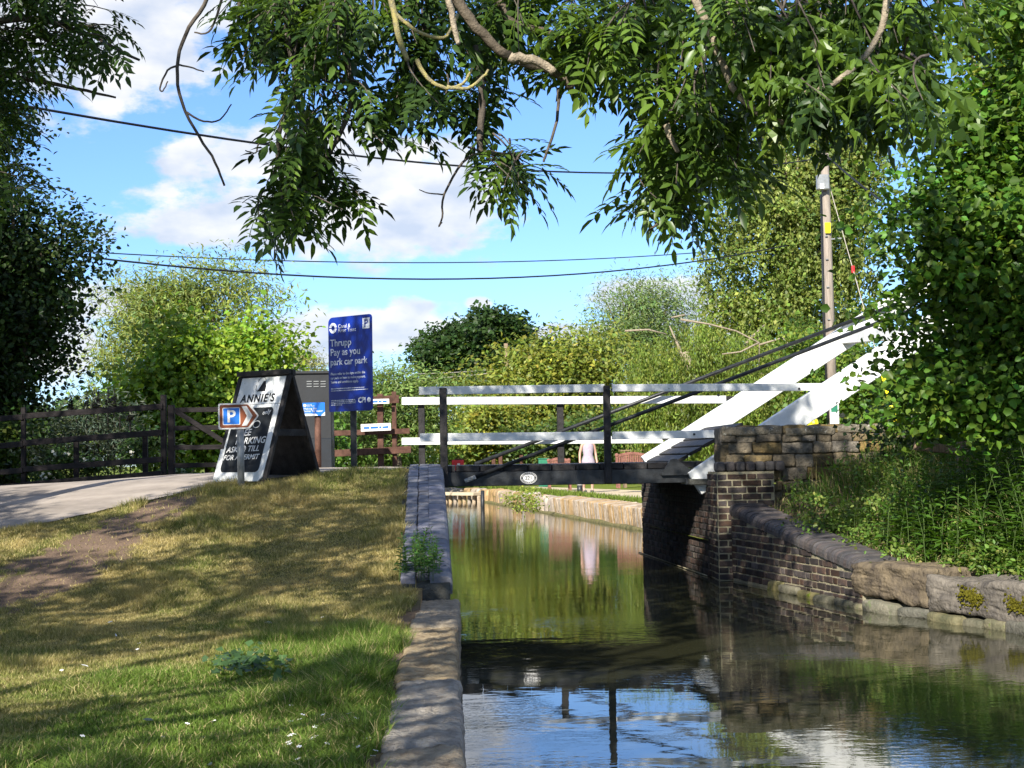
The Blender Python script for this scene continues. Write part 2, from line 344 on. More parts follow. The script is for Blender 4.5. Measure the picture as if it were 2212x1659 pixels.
def attrmat(name, rough=0.95, bump=0.6, bs=60):
    m, nt, out = newmat(name); N = nt.nodes.new; Lk = nt.links.new
    p = N('ShaderNodeBsdfPrincipled'); Lk(p.outputs[0], out.inputs[0]); p.inputs['Roughness'].default_value = rough; p.inputs['Specular IOR Level'].default_value = 0.1
    a = N('ShaderNodeAttribute'); a.attribute_name = 'tone'
    geo = N('ShaderNodeNewGeometry'); n = N('ShaderNodeTexNoise'); n.inputs['Scale'].default_value = bs; n.inputs['Detail'].default_value = 6; Lk(geo.outputs['Position'], n.inputs['Vector'])
    r = N('ShaderNodeMapRange'); Lk(n.outputs[0], r.inputs[0]); r.inputs[1].default_value = 0.3; r.inputs[2].default_value = 0.7; r.inputs[3].default_value = 0.6; r.inputs[4].default_value = 1.35
    v = N('ShaderNodeVectorMath'); v.operation = 'SCALE'; Lk(a.outputs['Color'], v.inputs[0]); Lk(r.outputs[0], v.inputs['Scale']); Lk(v.outputs[0], p.inputs['Base Color'])
    b = N('ShaderNodeBump'); b.inputs['Strength'].default_value = bump; b.inputs['Distance'].default_value = 0.02; Lk(n.outputs[0], b.inputs['Height']); Lk(b.outputs[0], p.inputs['Normal'])
    return m
EARTH = attrmat('earth')

def watermat():
    m, nt, out = newmat('canal_water'); N = nt.nodes.new; Lk = nt.links.new
    p = N('ShaderNodeBsdfPrincipled'); Lk(p.outputs[0], out.inputs[0])
    p.inputs['Base Color'].default_value = (0.032, 0.033, 0.017, 1); p.inputs['Roughness'].default_value = 0.015; p.inputs['IOR'].default_value = 1.36
    p.inputs['Specular IOR Level'].default_value = 0.95
    geo = N('ShaderNodeNewGeometry')
    def nz_(sc, stretch, det=3):
        mp = N('ShaderNodeMapping'); mp.inputs['Scale'].default_value = stretch; Lk(geo.outputs['Position'], mp.inputs[0])
        n = N('ShaderNodeTexNoise'); n.inputs['Scale'].default_value = sc; n.inputs['Detail'].default_value = det; Lk(mp.outputs[0], n.inputs['Vector']); return n.outputs[0]
    def mth(op, a, b):
        q = N('ShaderNodeMath'); q.operation = op
        for i, w in enumerate((a, b)):
            if isinstance(w, (int, float)): q.inputs[i].default_value = w
            else: Lk(w, q.inputs[i])
        return q.outputs[0]
    sep = N('ShaderNodeSeparateXYZ'); Lk(geo.outputs['Position'], sep.inputs[0])
    fine = nz_(9, (1, 1.6, 1)); broad = nz_(2.2, (1, 1.3, 1), 2); gate = nz_(0.55, (1, 0.8, 1), 2)
    g = N('ShaderNodeMapRange'); Lk(gate, g.inputs[0]); g.inputs[1].default_value = 0.47; g.inputs[2].default_value = 0.62; g.inputs[3].default_value = 0.12; g.inputs[4].default_value = 1.0
    far = N('ShaderNodeMapRange'); Lk(sep.outputs[1], far.inputs[0]); far.inputs[1].default_value = 13; far.inputs[2].default_value = 24; far.inputs[3].default_value = 0.0; far.inputs[4].default_value = 0.75
    gg = mth('MAXIMUM', g.outputs[0], far.outputs[0])
    h = mth('ADD', mth('MULTIPLY', mth('MULTIPLY', fine, gg), 0.0015), mth('MULTIPLY', broad, 0.0011))
    b = N('ShaderNodeBump'); b.inputs['Strength'].default_value = 1.0; b.inputs['Distance'].default_value = 1.0; Lk(h, b.inputs['Height']); Lk(b.outputs[0], p.inputs['Normal'])
    return m
WATER = watermat()

# ------------------------------------------------------------------ terrain of the left bank
def ramp(Y):
    Y = np.asarray(Y, float)
    t = (Y-10.9)/7.0
    s = 0.06
    f = s*np.logaddexp(0, t/s) - s*np.logaddexp(0, (t-1)/s)
    return 0.33+0.97*f
def gz(x, Y):
    x = np.asarray(x, float); Y = np.asarray(Y, float)
    k = sstep(12, 17, Y)
    z = ramp(Y) - k*0.045*np.clip(-x-2.5, 0, 12)
    z = z + (fbm(x*0.8+3, Y*0.8, 5)-0.5)*0.07*sstep(-0.45, -1.0, x)
    z = z - 0.75*sstep(26, 31, Y)
    return z
def dirtmask(x, Y):
    cx = np.interp(Y, [2, 8, 11, 12.6, 14.1, 16.2], [-4.4, -3.9, -3.6, -3.3, -3.15, -2.9])
    w = np.interp(Y, [2, 10, 13, 16], [0.25, 0.36, 0.42, 0.30])
    d = np.abs(x-cx)/w + (fbm(x*3, Y*1.2, 11)-0.5)*1.8+(fbm(x*13, Y*6, 12)-0.5)*1.5
    m = 1-sstep(0.65, 1.15, d)
    m = m*sstep(17.0, 16.0, Y)
    e = 1-sstep(0.27, 0.46, -x + (fbm(x*2, Y*1.7, 15)-0.5)*0.5)          # worn strip behind the coping
    e = e*sstep(12.5, 10.8, Y)
    return np.maximum(m, e*0.9)
def lush(x, Y):
    a = sstep(10.8, 6.2, Y)*sstep(-3.0, -0.8, x)
    b = (1-sstep(0.25, 0.95, np.abs(x+0.75)))*sstep(10.5, 8.4, Y)
    return np.clip(np.maximum(a, b)*0.95 + sstep(9, 6, Y)*0.25 + (fbm(x*1.5, Y*0.9, 21)-0.5)*2.0, 0, 1)
def grasscol(x, Y):
    l = lush(x, Y)[:, None]; n = fbm(x*2.4, Y*1.3, 31)[:, None]; n2 = fbm(x*7, Y*4, 33)[:, None]
    straw = np.array([0.30, 0.235, 0.10]); dull = np.array([0.115, 0.120, 0.035]); green = np.array([0.088, 0.138, 0.024])
    k = np.clip((n*0.55+n2*0.45-0.30)*2.6, 0, 1)
    base = straw*k+dull*(1-k)
    return base*(1-l)+green*l

gx = np.concatenate([np.linspace(-60, -8, 14)[:-1], np.linspace(-8, -0.25, 90)])
gy = np.concatenate([np.linspace(-12, 4, 9)[:-1], np.linspace(4, 27, 210), np.linspace(28, 70, 12)])
X, Y = np.meshgrid(gx, gy); xs = X.ravel().copy(); ys = Y.ravel()
edge = np.interp(ys, [-12, 22.3, 23.5, 27, 45, 60, 70], [-0.25, -0.25, -0.5, -1.0, -3.2, -14, -30])
shift = (edge+0.25); xs2 = np.where(xs > -8, xs + shift*(xs+8)/7.75, xs); xs2 = np.minimum(xs2, edge)
zs = gz(xs2, ys)
zs = np.where(ys > 31, 0.42, zs)
V = np.stack([xs2, ys, zs], 1)
nx_, ny_ = len(gx), len(gy)
I = np.arange(nx_*ny_).reshape(ny_, nx_)
Q = np.stack([I[:-1, :-1].ravel(), I[:-1, 1:].ravel(), I[1:, 1:].ravel(), I[1:, :-1].ravel()], 1)
dm = dirtmask(xs2, ys)[:, None]
Cg = grasscol(xs2, ys)*0.75
dirtc = np.array([0.165, 0.115, 0.08])*(0.75+0.5*fbm(xs2*3, ys*3, 41)[:, None])
Cg = Cg*(1-dm)+dirtc*dm
ob('ground', fastmesh('ground', V, Q, EARTH, Cg, True), kind='structure')
# bank side down into the water
bv = []; bf = []
for i, yy in enumerate(gy):
    e = float(np.interp(yy, [-12, 22.3, 23.5, 27, 45, 60, 70], [-0.25, -0.25, -0.5, -1.0, -3.2, -14, -30]))
    zt = float(V[I[i, -1], 2]); bv += [(e, yy, zt), (e, yy, -0.6)]
for i in range(len(gy)-1): bf.append((2*i, 2*i+1, 2*i+3, 2*i+2))
ob('bank', mkmesh('bank', bv, bf, FARSTONE), kind='structure')

# far and right-hand ground, one flat sheet to the horizon
edgeR = [(2.75, 22.6), (3.9, 23.4), (4.3, 26), (3.62, 30.2), (3.2, 34), (2.55, 39.5), (1.9, 45), (1.26, 50.5), (0.5, 53.2), (-0.6, 54.8), (-3, 56.3), (-8, 59), (-16, 66), (-30, 75)]
outer = [(-900, 90), (-900, 1500), (900, 1500), (900, -80), (12, -80), (12, 17.9), (2.95, 17.9)]
from mathutils.geometry import tessellate_polygon
poly = edgeR+outer
ZF = 0.42
tris = tessellate_polygon([[Vector((p[0], p[1], 0)) for p in poly]])
FIELD = pmat('far_grass', (0.16, 0.19, 0.035), 0.95, 0.2, 1.2, 0.4, 0.05, col2=(0.10, 0.14, 0.022), bscale=40, patch=((0.30, 0.26, 0.12), 0.8, 0.60))
me = mkmesh('far_ground', [(p[0], p[1], ZF) for p in poly], [tuple(t) for t in tris], FIELD)
bm = bmesh.new(); bm.from_mesh(me); bmesh.ops.recalc_face_normals(bm, faces=bm.faces)
if sum(f.normal.z for f in bm.faces) < 0: bmesh.ops.reverse_faces(bm, faces=bm.faces)
bm.to_mesh(me); bm.free()
ob('far_ground', me, kind='structure')
# towpath on the far bank: a strip inside the edge, a few mm above
def offsetline(pts, d):
    out = []
    for i, p in enumerate(pts):
        a = pts[max(i-1, 0)]; b = pts[min(i+1, len(pts)-1)]
        t = Vector((b[0]-a[0], b[1]-a[1])).normalized(); n = Vector((t.y, -t.x)); out.append((p[0]+n.x*d, p[1]+n.y*d))
    return out
e2 = [(4.2, 20), (4.6, 26), (4.35, 30.2), (4.0, 34), (3.4, 39.5), (2.75, 45), (2.1, 50.5), (1.3, 54), (-0.1, 56.6), (-3, 58.3), (-8, 61), (-16, 68)]
e3 = [(12, 20), (10.5, 26), (9.4, 32), (8.1, 38), (6.4, 43), (4.9, 47.5), (3.6, 52), (2.3, 56.5), (0.6, 59.2), (-2.4, 61), (-7, 64), (-14, 71)]
n = len(e2)
ob('path', mkmesh('path', [(a, b, ZF+0.006) for a, b in e2]+[(a, b, ZF+0.006) for a, b in e3], [(i, n+i, n+i+1, i+1) for i in range(n-1)], PATHM), kind='structure')

# the road over the bridge and down the left ramp
near = [(-0.32, 18.30), (-0.9, 18.1), (-1.6, 17.75), (-2.6, 16.95), (-3.3, 15.9), (-4.2, 14.7), (-5.5, 13.4), (-8, 11.5), (-14, 9)]
farr = [(-0.32, 21.50), (-1.4, 22.2), (-2.6, 23.1), (-4.0, 23.55), (-5.4, 23.75), (-7.0, 24.0), (-9.0, 23.4), (-12, 22), (-18, 20)]
rv = []; rf = []
def lerp2(a, b, t): return (a[0]*(1-t)+b[0]*t, a[1]*(1-t)+b[1]*t)
def resample(pts, n):
    out = []
    for i in range(n):
        t = i/(n-1)*(len(pts)-1); k = min(int(t), len(pts)-2); out.append(lerp2(pts[k], pts[k+1], t-k))
    return out
na, nb = resample(near, 60), resample(farr, 60)
K = 40
for i in range(60):
    w = (float(fbm(i*0.45, 0.3, 77))-0.5)*0.28*min(1, i/6)
    a_ = (na[i][0], na[i][1]+w)
    for j in range(K+1):
        p = lerp2(a_, nb[i], j/K); rv.append((p[0], p[1], float(gz(p[0], p[1]))+0.012))
for i in range(59):
    for j in range(K): a = i*(K+1)+j; rf.append((a, a+1, a+K+2, a+K+1))
ob('road', mkmesh('road', rv, rf, ROAD, True), kind='structure')

ob('water', mkmesh('water', [(-200, -60, 0), (60, -60, 0), (60, 90, 0), (-200, 90, 0)], [(0, 1, 2, 3)], WATER), kind='structure')
ob('canal_bed', mkmesh('canal_bed', [(-200, -60, -0.9), (60, -60, -0.9), (60, 90, -0.9), (-200, 90, -0.9)], [(0, 1, 2, 3)], EARTH), kind='structure')

# ------------------------------------------------------------------ rough stones and bricks
def roughblock(name, sx_, sy_, sz_, mat, seed, amp=0.02, cuts=3, round_=0.03, fine=0.0):
    bm = bmesh.new(); bmesh.ops.create_cube(bm, size=1)
    for v in bm.verts: v.co = Vector((v.co.x*sx_, v.co.y*sy_, v.co.z*sz_))
    bmesh.ops.bevel(bm, geom=bm.edges[:]+bm.verts[:], offset=round_, segments=2, affect='EDGES', profile=0.5)
    if cuts: bmesh.ops.subdivide_edges(bm, edges=[e for e in bm.edges if e.calc_length() > max(sx_, sy_, sz_)/(cuts+1.5)], cuts=cuts, use_grid_fill=True)
    from mathutils import noise
    for v in bm.verts:
        p = v.co*3.1+Vector((seed*7.3, seed*1.7, 0)); q = v.co*11+Vector((0, seed*3.7, 5))
        v.co += Vector((noise.noise(p), noise.noise(p+Vector((9, 0, 0))), noise.noise(p+Vector((0, 9, 0)))))*amp + v.normal*noise.noise(q)*amp*0.6
        if fine: v.co += v.normal*(abs(noise.noise(v.co*23+Vector((0, 4, seed))))-0.2)*amp*fine + v.normal*noise.noise(v.co*60)*amp*fine*0.35
    me = bpy.data.meshes.new(name); bm.to_mesh(me); bm.free(); me.materials.append(mat)
    me.polygons.foreach_set('use_smooth', [True]*len(me.polygons)); return me

BRK = [boxmesh('brick', 1, 1, 1, BRICK, 0.05, 1) for _ in range(1)]
def unitbrick(mat, seed, L, D, H, bevel=0.006, jit=0.003): return boxmesh('brick', L, D, H, mat, bevel, 1, jit, seed)
BR_S = [unitbrick(BRICK, i, 0.212, 0.10, 0.0615) for i in range(5)]
BR_H = [unitbrick(BRICK, 20+i, 0.100, 0.10, 0.0615) for i in range(5)]

def brickwall(parent, p0, p1, zbot, ztop_fn, bricks_budget, rng, thick=0.30, y_off=0, mortar_mat=MORTAR, part_name='brick', irregular=0.004):
    """wall face from p0 to p1 (xy); its visible side is to the left of p0->p1 seen from above; returns leftover placements"""
    p0 = Vector((p0[0], p0[1], 0)); p1 = Vector((p1[0], p1[1], 0)); d = p1-p0; L = d.length; x = d.normalized(); nrm = Vector((x.y, -x.x, 0))
    left = []
    course = 0.075; z = zbot; ci = 0; used = 0
    ang = math.atan2(x.y, x.x)
    while z < 2.5:
        s = 0.0; header = (ci % 2 == 0)
        s = -0.056 if header else -0.0
        mode = 0
        while s < L-0.02:
            isS = (mode % 3 == 1) if not header else (mode % 3 != 1)
            isS = (mode % 2 == (ci % 2))
            w = 0.225 if isS else 0.1125
            a = max(s, 0.0); b = min(s+w, L); mode += 1; s += w
            if b-a < 0.04: continue
            zt = ztop_fn((a+b)/2/L)
            if z+0.070 > zt+0.01: continue
            mesh = rng.choice(BR_S if isS else BR_H); full = 0.215 if isS else 0.102
            sc = (b-a-0.011)/full
            c = p0+x*((a+b)/2)+nrm*(-0.046+rng.uniform(-irregular, irregular))
            m4 = Matrix.Translation((c.x, c.y, z+0.0375)) @ Matrix.Rotation(ang+rng.uniform(-.006, .006), 4, 'Z') @ Matrix.Rotation(rng.uniform(-.012, .012), 4, 'Y') @ Matrix.Diagonal((sc, 1, 1, 1))
            if used < bricks_budget: ob(part_name, mesh, parent, m4); used += 1
            else: left.append((mesh, m4))
        z += course; ci += 1
        if z > max(ztop_fn(0), ztop_fn(1)): break
    # mortar core, 8 mm behind the brick faces
    n = 12; V = []; Fc = []
    for i in range(n+1):
        t = i/n; c = p0+x*(L*t)
        f = c+nrm*(-0.005); bk = c+nrm*(-thick)
        zt = ztop_fn(t)
        V += [(f.x, f.y, zbot-0.5), (f.x, f.y, zt), (bk.x, bk.y, zt), (bk.x, bk.y, zbot-0.5)]
    for i in range(n):
        a = i*4; b = a+4
        Fc += [(a, b, b+1, a+1), (a+1, b+1, b+2, a+2), (a+2, b+2, b+3, a+3)]
    Fc += [(0, 1, 2, 3), (n*4+3, n*4+2, n*4+1, n*4)]
    ob('mortar', mkmesh('mortar', V, Fc, mortar_mat), parent)
    if left:
        bm = bmesh.new()
        for mesh, m4 in left:
            n0 = len(bm.verts); bm.from_mesh(mesh); bm.verts.ensure_lookup_table()
            for v in bm.verts[n0:]: v.co = m4 @ v.co
        me = bpy.data.meshes.new('brickwork'); bm.to_mesh(me); bm.free(); me.materials.append(BRICK)
        o = ob('brickwork', me, parent, kind='stuff')
    return used

rb = random.Random(3)
# abutment under the deck, in the shade
ab = thing('brick_abutment', 'dark brick abutment under the right end of the lift bridge deck', 'wall', (2.9, 20, 0))
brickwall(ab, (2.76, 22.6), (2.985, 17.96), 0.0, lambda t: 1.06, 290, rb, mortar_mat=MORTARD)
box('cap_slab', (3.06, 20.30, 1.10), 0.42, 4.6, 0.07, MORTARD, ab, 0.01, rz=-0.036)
# step ledge at the waterline
tube('waterline_edge', [(2.70, 22.6, 0.010), (2.83, 20, 0.010), (2.93, 17.9, 0.010)], 0.008, MORTAR, ab, 6)

# pier at the corner
pr = thing('brick_pier', 'dark brick pier with rounded cap at the end of the bridge abutment', 'pier', (3.2, 17.6, 0))
brickwall(pr, (2.97, 17.95), (2.97, 17.30), 0.0, lambda t: 1.22, 90, rb)
brickwall(pr, (2.97, 17.298), (3.62, 17.298), 0.0, lambda t: 1.22, 150, rb)
for k in range(7):
    me = boxmesh('cap_brick', 0.105, 0.24, 0.115, COPBRICK, 0.04, 3)
    ob('cap_brick', me, pr, Matrix.Translation((3.02+k*0.1125, 17.405, 1.277)) @ Matrix.Rotation(0, 4, 'Z'))

# wing wall, stepping down towards the camera
W0, W1 = (3.12, 17.30), (3.66, 13.80)
ww = thing('wing_wall', 'curved brick wing wall sloping down to the canal with rounded coping bricks', 'wall', (3.4, 15.5, 0))
wtop = lambda t: 0.76 + (0.33-0.76)*(t**0.9)
brickwall(ww, W0, W1, 0.0+0.02, wtop, 210, rb, thick=0.42)
wd = (Vector((W1[0], W1[1], 0))-Vector((W0[0], W0[1], 0))); wL = wd.length; wx = wd.normalized(); wn_ = Vector((wx.y, -wx.x, 0))
# coping brick profile: rounded outer nose
prof = [(-0.36, -0.01), (0.018, -0.01), (0.022, 0.03), (0.016, 0.062), (-0.004, 0.088), (-0.04, 0.104), (-0.09, 0.110), (-0.36, 0.112)]
def copmesh(mat, w, seed):
    V = []; rr = random.Random(seed); dz = rr.uniform(-.004, .004); dy = rr.uniform(-.005, .005)
    for xx in (-w/2, w/2):
        for (a, b) in prof: V.append((xx, a+dy, b+dz))
    n = len(prof); Fc = [tuple(range(n)), tuple(range(2*n-1, n-1, -1))]
    for i in range(n): j = (i+1) % n; Fc.append((i, n+i, n+j, j))
    me = mkmesh('coping_brick', V, Fc, mat, False)
    bm = bmesh.new(); bm.from_mesh(me); bmesh.ops.recalc_face_normals(bm, faces=bm.faces); bm.to_mesh(me); bm.free(); return me
CPM = [copmesh(COPBRICK, 0.064, i) for i in range(6)]
nC = int(wL/0.0735)
for k in range(nC):
    t = (k+0.5)/nC; c = Vector((W0[0], W0[1], 0))+wd*t; zt = wtop(t)
    slope = math.atan2(wtop(min(1, t+0.02))-wtop(max(0, t-0.02)), wL*0.04)
    m4 = frame((c.x, c.y, zt), wx+Vector((0, 0, math.tan(slope))), Vector((0, 0, 1)).cross(Vector((0, 0, 0))) if False else (Vector((0, 0, 1))-wx*math.tan(slope)))
    # local y must point out of the face
    if (m4.to_3x3() @ Vector((0, 1, 0))).dot(wn_) < 0: m4 = m4 @ Matrix.Rotation(math.pi, 4, 'Z')
    ob('coping_brick', CPM[k % 6], ww, m4)

# big stone edging after the wing wall, then out of the picture
ed = thing('stone_edging', 'mossy stone block edging above the water on the right bank', 'edging', (4.2, 12, 0))
SP = [(3.62, 13.93), (3.98, 12.85), (4.42, 11.62), (4.86, 10.3), (5.4, 9.0), (6.1, 7.6), (6.9, 6.0), (7.6, 4.4)]
for i in range(len(SP)-1):
    a = Vector((*SP[i], 0)); b = Vector((*SP[i+1], 0)); d = b-a; x = d.normalized(); nn = Vector((x.y, -x.x, 0)); H = 0.30
    c = (a+b)/2-nn*0.24; zt = (0.42, 0.37, 0.33, 0.32, 0.31, 0.31, 0.31)[i]
    me = roughblock('stone', d.length-0.008, 0.52, 0.31, BLOCKSTONE, i+3, 0.042, 24 if i < 4 else 5, 0.035, 0.5)
    ob('stone', me, ed, Matrix.Translation((c.x, c.y, zt-0.155)) @ Matrix.Rotation(math.atan2(x.y, x.x), 4, 'Z') @ Matrix.Rotation(-(0.05, 0.03, 0.02, 0, 0, 0, 0)[i]*0, 4, 'Y'))
rr = random.Random(5)
def along(pts, s):
    for i in range(len(pts)-1):
        a = Vector((*pts[i], 0)); b = Vector((*pts[i+1], 0)); L = (b-a).length
        if s <= L or i == len(pts)-2: return a+(b-a)*(s/L), (b-a).normalized()
        s -= L
s = 0
allp = [(3.30, 16.1), (3.66, 13.80)]+SP[1:]
k = 0
while s < 9:
    w = rr.uniform(0.22, 0.5); p, x = along(allp, s+w/2); nn = Vector((x.y, -x.x, 0))
    me = roughblock('rubble_stone', w-0.02, 0.26, rr.uniform(0.09, 0.13), WETSTONE, k+40, 0.02, 2, 0.03)
    q = p-nn*(0.075+rr.uniform(-.04, .03))
    ob('rubble_stone', me, ed, Matrix.Translation((q.x, q.y, 0.025+rr.uniform(-.02, .012))) @ Matrix.Rotation(math.atan2(x.y, x.x)+rr.uniform(-.1, .1), 4, 'Z'))
    s += w; k += 1
# moss cushions on the blocks
for (u, v, Yq, sx_) in ((2030, 1270, 12.35, 0.19), (2120, 1300, 11.95, 0.13)):
    ac = Acc(); cpt = PY(u, v, Yq)
    a = Vector((*SP[1], 0)); b = Vector((*SP[2], 0)); x = (b-a).normalized(); nn = Vector((x.y, -x.x, 0))
    for j in range(260):
        o_ = x*random.gauss(0, sx_*0.42)+Vector((0, 0, 1))*random.gauss(0, 0.040)
        base = a+(b-a)*((sx_ > 0.15)*0.45+(sx_ <= 0.15)*0.86)+Vector((0, 0, 0.24)) + nn*(0.030-0.25*max(0, o_.z)+random.uniform(-.008, .004))+o_
        r = random.uniform(0.008, 0.017)
        bm = bmesh.new(); bmesh.ops.create_icosphere(bm, subdivisions=1, radius=r, matrix=Matrix.Translation(base) @ Matrix.Diagonal((1, 1, 0.8, 1)))
        ac.add(([v_.co.copy() for v_ in bm.verts], [tuple(vv.index for vv in f.verts) for f in bm.faces])); bm.free()
    ob('moss', ac.mesh('moss', MOSS), ed, kind='stuff')

# left stone coping near the camera
el_ = thing('stone_coping', 'worn pale stone coping along the grass edge of the near towpath', 'coping', (-0.2, 8, 0))
yy = 11.62; k = 0
while yy > -1:
    L = (1.9, 2.3, 1.7, 2.1, 2.0, 2.4)[k % 6]
    me = roughblock('stone', 0.31, L-0.022, 0.36, COPSTONE, k+11, 0.016, 30 if k < 4 else 6, 0.030, 0.8)
    ob('stone', me, el_, Matrix.Translation((-0.140+(0.008, -0.008, 0.004)[k % 3], yy-L/2, 0.185-(k > 0)*0.01)))
    yy -= L; k += 1
box('footing', (-0.15, 5.3, -0.28), 0.27, 12.6, 0.6, WETSTONE, el_, 0.01)
# white splash on the coping
# blue brick coping climbing to the bridge
be = thing('brick_coping', 'grey blue brick coping climbing from the towpath to the bridge deck', 'coping', (-0.3, 15, 0))
rowL = 0.2265; nrow = 29
BB = [boxmesh('brick', 0.1075, rowL-0.018, 0.07, BLUEBRICK, 0.008, 1, 0.003, i) for i in range(5)]
def bullmesh(seed):
    pr_ = [(-0.085, -0.10), (0.085, -0.10), (0.087, -0.02), (0.078, 0.012), (0.055, 0.03), (0.02, 0.036), (-0.085, 0.036)]
    V = []; h = (rowL-0.016)/2
    for s_ in (-h, h):
        for (a, b) in pr_: V.append((a, s_, b))
    n = len(pr_); Fc = [tuple(range(n)), tuple(range(2*n-1, n-1, -1))]+[(i, (i+1) % n, n+(i+1) % n, n+i) for i in range(n)]
    me = mkmesh('bullnose_brick', V, Fc, BLUEBRICK); bm = bmesh.new(); bm.from_mesh(me); bmesh.ops.recalc_face_normals(bm, faces=bm.faces); bm.to_mesh(me); bm.free(); return me
BUL = [bullmesh(i) for i in range(2)]
for r_ in range(nrow+1):
    yc = 11.72+rowL*(r_+0.5); z0 = float(ramp(yc))+0.035; sl_ = math.atan((float(ramp(yc+0.1))-float(ramp(yc-0.1)))/0.2)
    xe = -0.02-0.11*(yc-11.7)/6.6                     # outer edge drifts a little away from the water line
    half = 0 if r_ % 2 else rowL/2
    ob('bullnose_brick', BUL[r_ % 2], be, Matrix.Translation((xe-0.085, yc, z0+rb.uniform(-.002, .002))) @ Matrix.Rotation(sl_, 4, 'X'))
    for c_ in range(3):
        if xe-0.17-0.054-c_*0.112 < -0.36-0.215*(yc-11.7)/6.6: continue
        hh = rowL/2 if c_ % 2 == 0 else 0
        yb = yc+hh; 
        zb = float(ramp(yb))+0.035
        ob('brick', BB[rb.randrange(5)], be, Matrix.Translation((xe-0.17-0.054-c_*0.112+rb.uniform(-.004, .004), yb, zb+rb.uniform(-.008, .007))) @ Matrix.Rotation(sl_+rb.uniform(-.05, .05), 4, 'X') @ Matrix.Rotation(rb.uniform(-.03, .03), 4, 'Y'))
V = []; Fc = []
for i in range(31):
    yv = 11.66+i*(18.45-11.66)/30; xe = -0.02-0.11*(yv-11.7)/6.6; zt = float(ramp(yv))+0.026
    V += [(xe-0.02, yv, -0.5), (xe-0.02, yv, zt), (-0.40-0.215*(yv-11.7)/6.6, yv, zt-0.01), (-0.40-0.215*(yv-11.7)/6.6, yv, zt-0.4)]
for i in range(30):
    a = i*4; b = a+4; Fc += [(a, b, b+1, a+1), (a+1, b+1, b+2, a+2), (a+2, b+2, b+3, a+3)]
Fc += [(0, 1, 2, 3), (123, 122, 121, 120)]
ob('bed', mkmesh('bed', V, Fc, MORTARD), be)
# landing beside the deck, brick paved too
box('landing', (-0.42, 19.95, 0.39), 0.56, 3.6, 1.86, MORTARD, be, 0.02)

# far bank edging beyond the bridge
fb = thing('far_stone_edging', 'pale rounded stone edging on the curve beyond the bridge', 'edging', (2, 40, 0))
EP = edgeR[1:]
s = 0; k = 0
tot = sum((Vector(EP[i+1])-Vector(EP[i])).length for i in range(len(EP)-1))
FCB = [roughblock('coping_brick', 0.118, 0.50, 0.50, FARSTONE, i+200, 0.012, 0, 0.022) for i in range(5)]
while s < min(tot-1, 60):
    w = rr.uniform(0.55, 1.1)
    if s < 15.5:
        w = 0.128; p, x = along(EP, s+w/2); q = p+Vector((x.y, -x.x, 0))*0.12
        if s > 2.5: ob('coping_brick', FCB[k % 5], fb, Matrix.Translation((q.x, q.y, 0.20+rr.uniform(-.006, .006))) @ Matrix.Rotation(math.atan2(x.y, x.x)+rr.uniform(-.01, .01), 4, 'Z') @ Matrix.Rotation(-0.10, 4, 'X'))
        s += w; k += 1; continue
    p, x = along(EP, s+w/2); nn = Vector((x.y, -x.x, 0))
    me = roughblock('stone', w-0.03, 0.5, 0.50, FARSTONE, k+90, 0.035, 2, 0.10)
    q = p+nn*0.12
    ob('stone', me, fb, Matrix.Translation((q.x, q.y, 0.19+rr.uniform(-.02, .02))) @ Matrix.Rotation(math.atan2(x.y, x.x)+rr.uniform(-.03, .03), 4, 'Z'))
    s += w; k += 1

wl_ = Acc(); ln = []
for q_ in range(70):
    p, x = along(EP, 1.0+q_*0.75); ln.append(Vector((p.x-x.y*0.14+0.02*math.sin(q_*2.3), p.y+x.x*0.14, 0.0)))
ob('algae_ledge', mkmesh('algae_ledge', *tubegeo(ln, [0.06+0.015*math.sin(q_*1.7) for q_ in range(70)], 8), WETSTONE, True), fb)
# right bank ground between edging and trees
RP = [(3.12, 17.35, 0.84), (3.66, 13.85, 0.42), (4.42, 11.62, 0.31), (5.4, 9.0, 0.29), (6.9, 6.0, 0.28), (9.0, 0.5, 0.28), (14, -12, 0.28)]
def rbz(t, zt): return zt-0.03+0.85*min(1, max(0, t-0.45)/2.6)**0.8
RB = []; 
nS, nT = 60, 26
Vr = []
def rpt(s):
    k = min(int(s), len(RP)-2); f = s-k; a = RP[k]; b = RP[k+1]; return [a[i]*(1-f)+b[i]*f for i in range(3)]
for i in range(nS+1):
    a = rpt(i/nS*(len(RP)-1)*0.9999)
    for j in range(nT+1):
        t = (j/nT)**1.6*14+0.22
        Vr.append((a[0]+t*0.97, a[1]+t*0.20*sstep(17.4, 14, a[1]), rbz(t, a[2])+(float(fbm(t*2, i*0.4, 61))-0.5)*0.08))
Fr = [(i*(nT+1)+j, (i+1)*(nT+1)+j, (i+1)*(nT+1)+j+1, i*(nT+1)+j+1) for i in range(nS) for j in range(nT)]
Vr = np.array(Vr); Cr = np.array([0.10, 0.075, 0.045])*(0.7+0.6*fbm(Vr[:, 0]*2, Vr[:, 1]*2, 63)[:, None])
ob('right_bank', fastmesh('right_bank', Vr, np.array(Fr), EARTH, Cr, True), kind='structure')

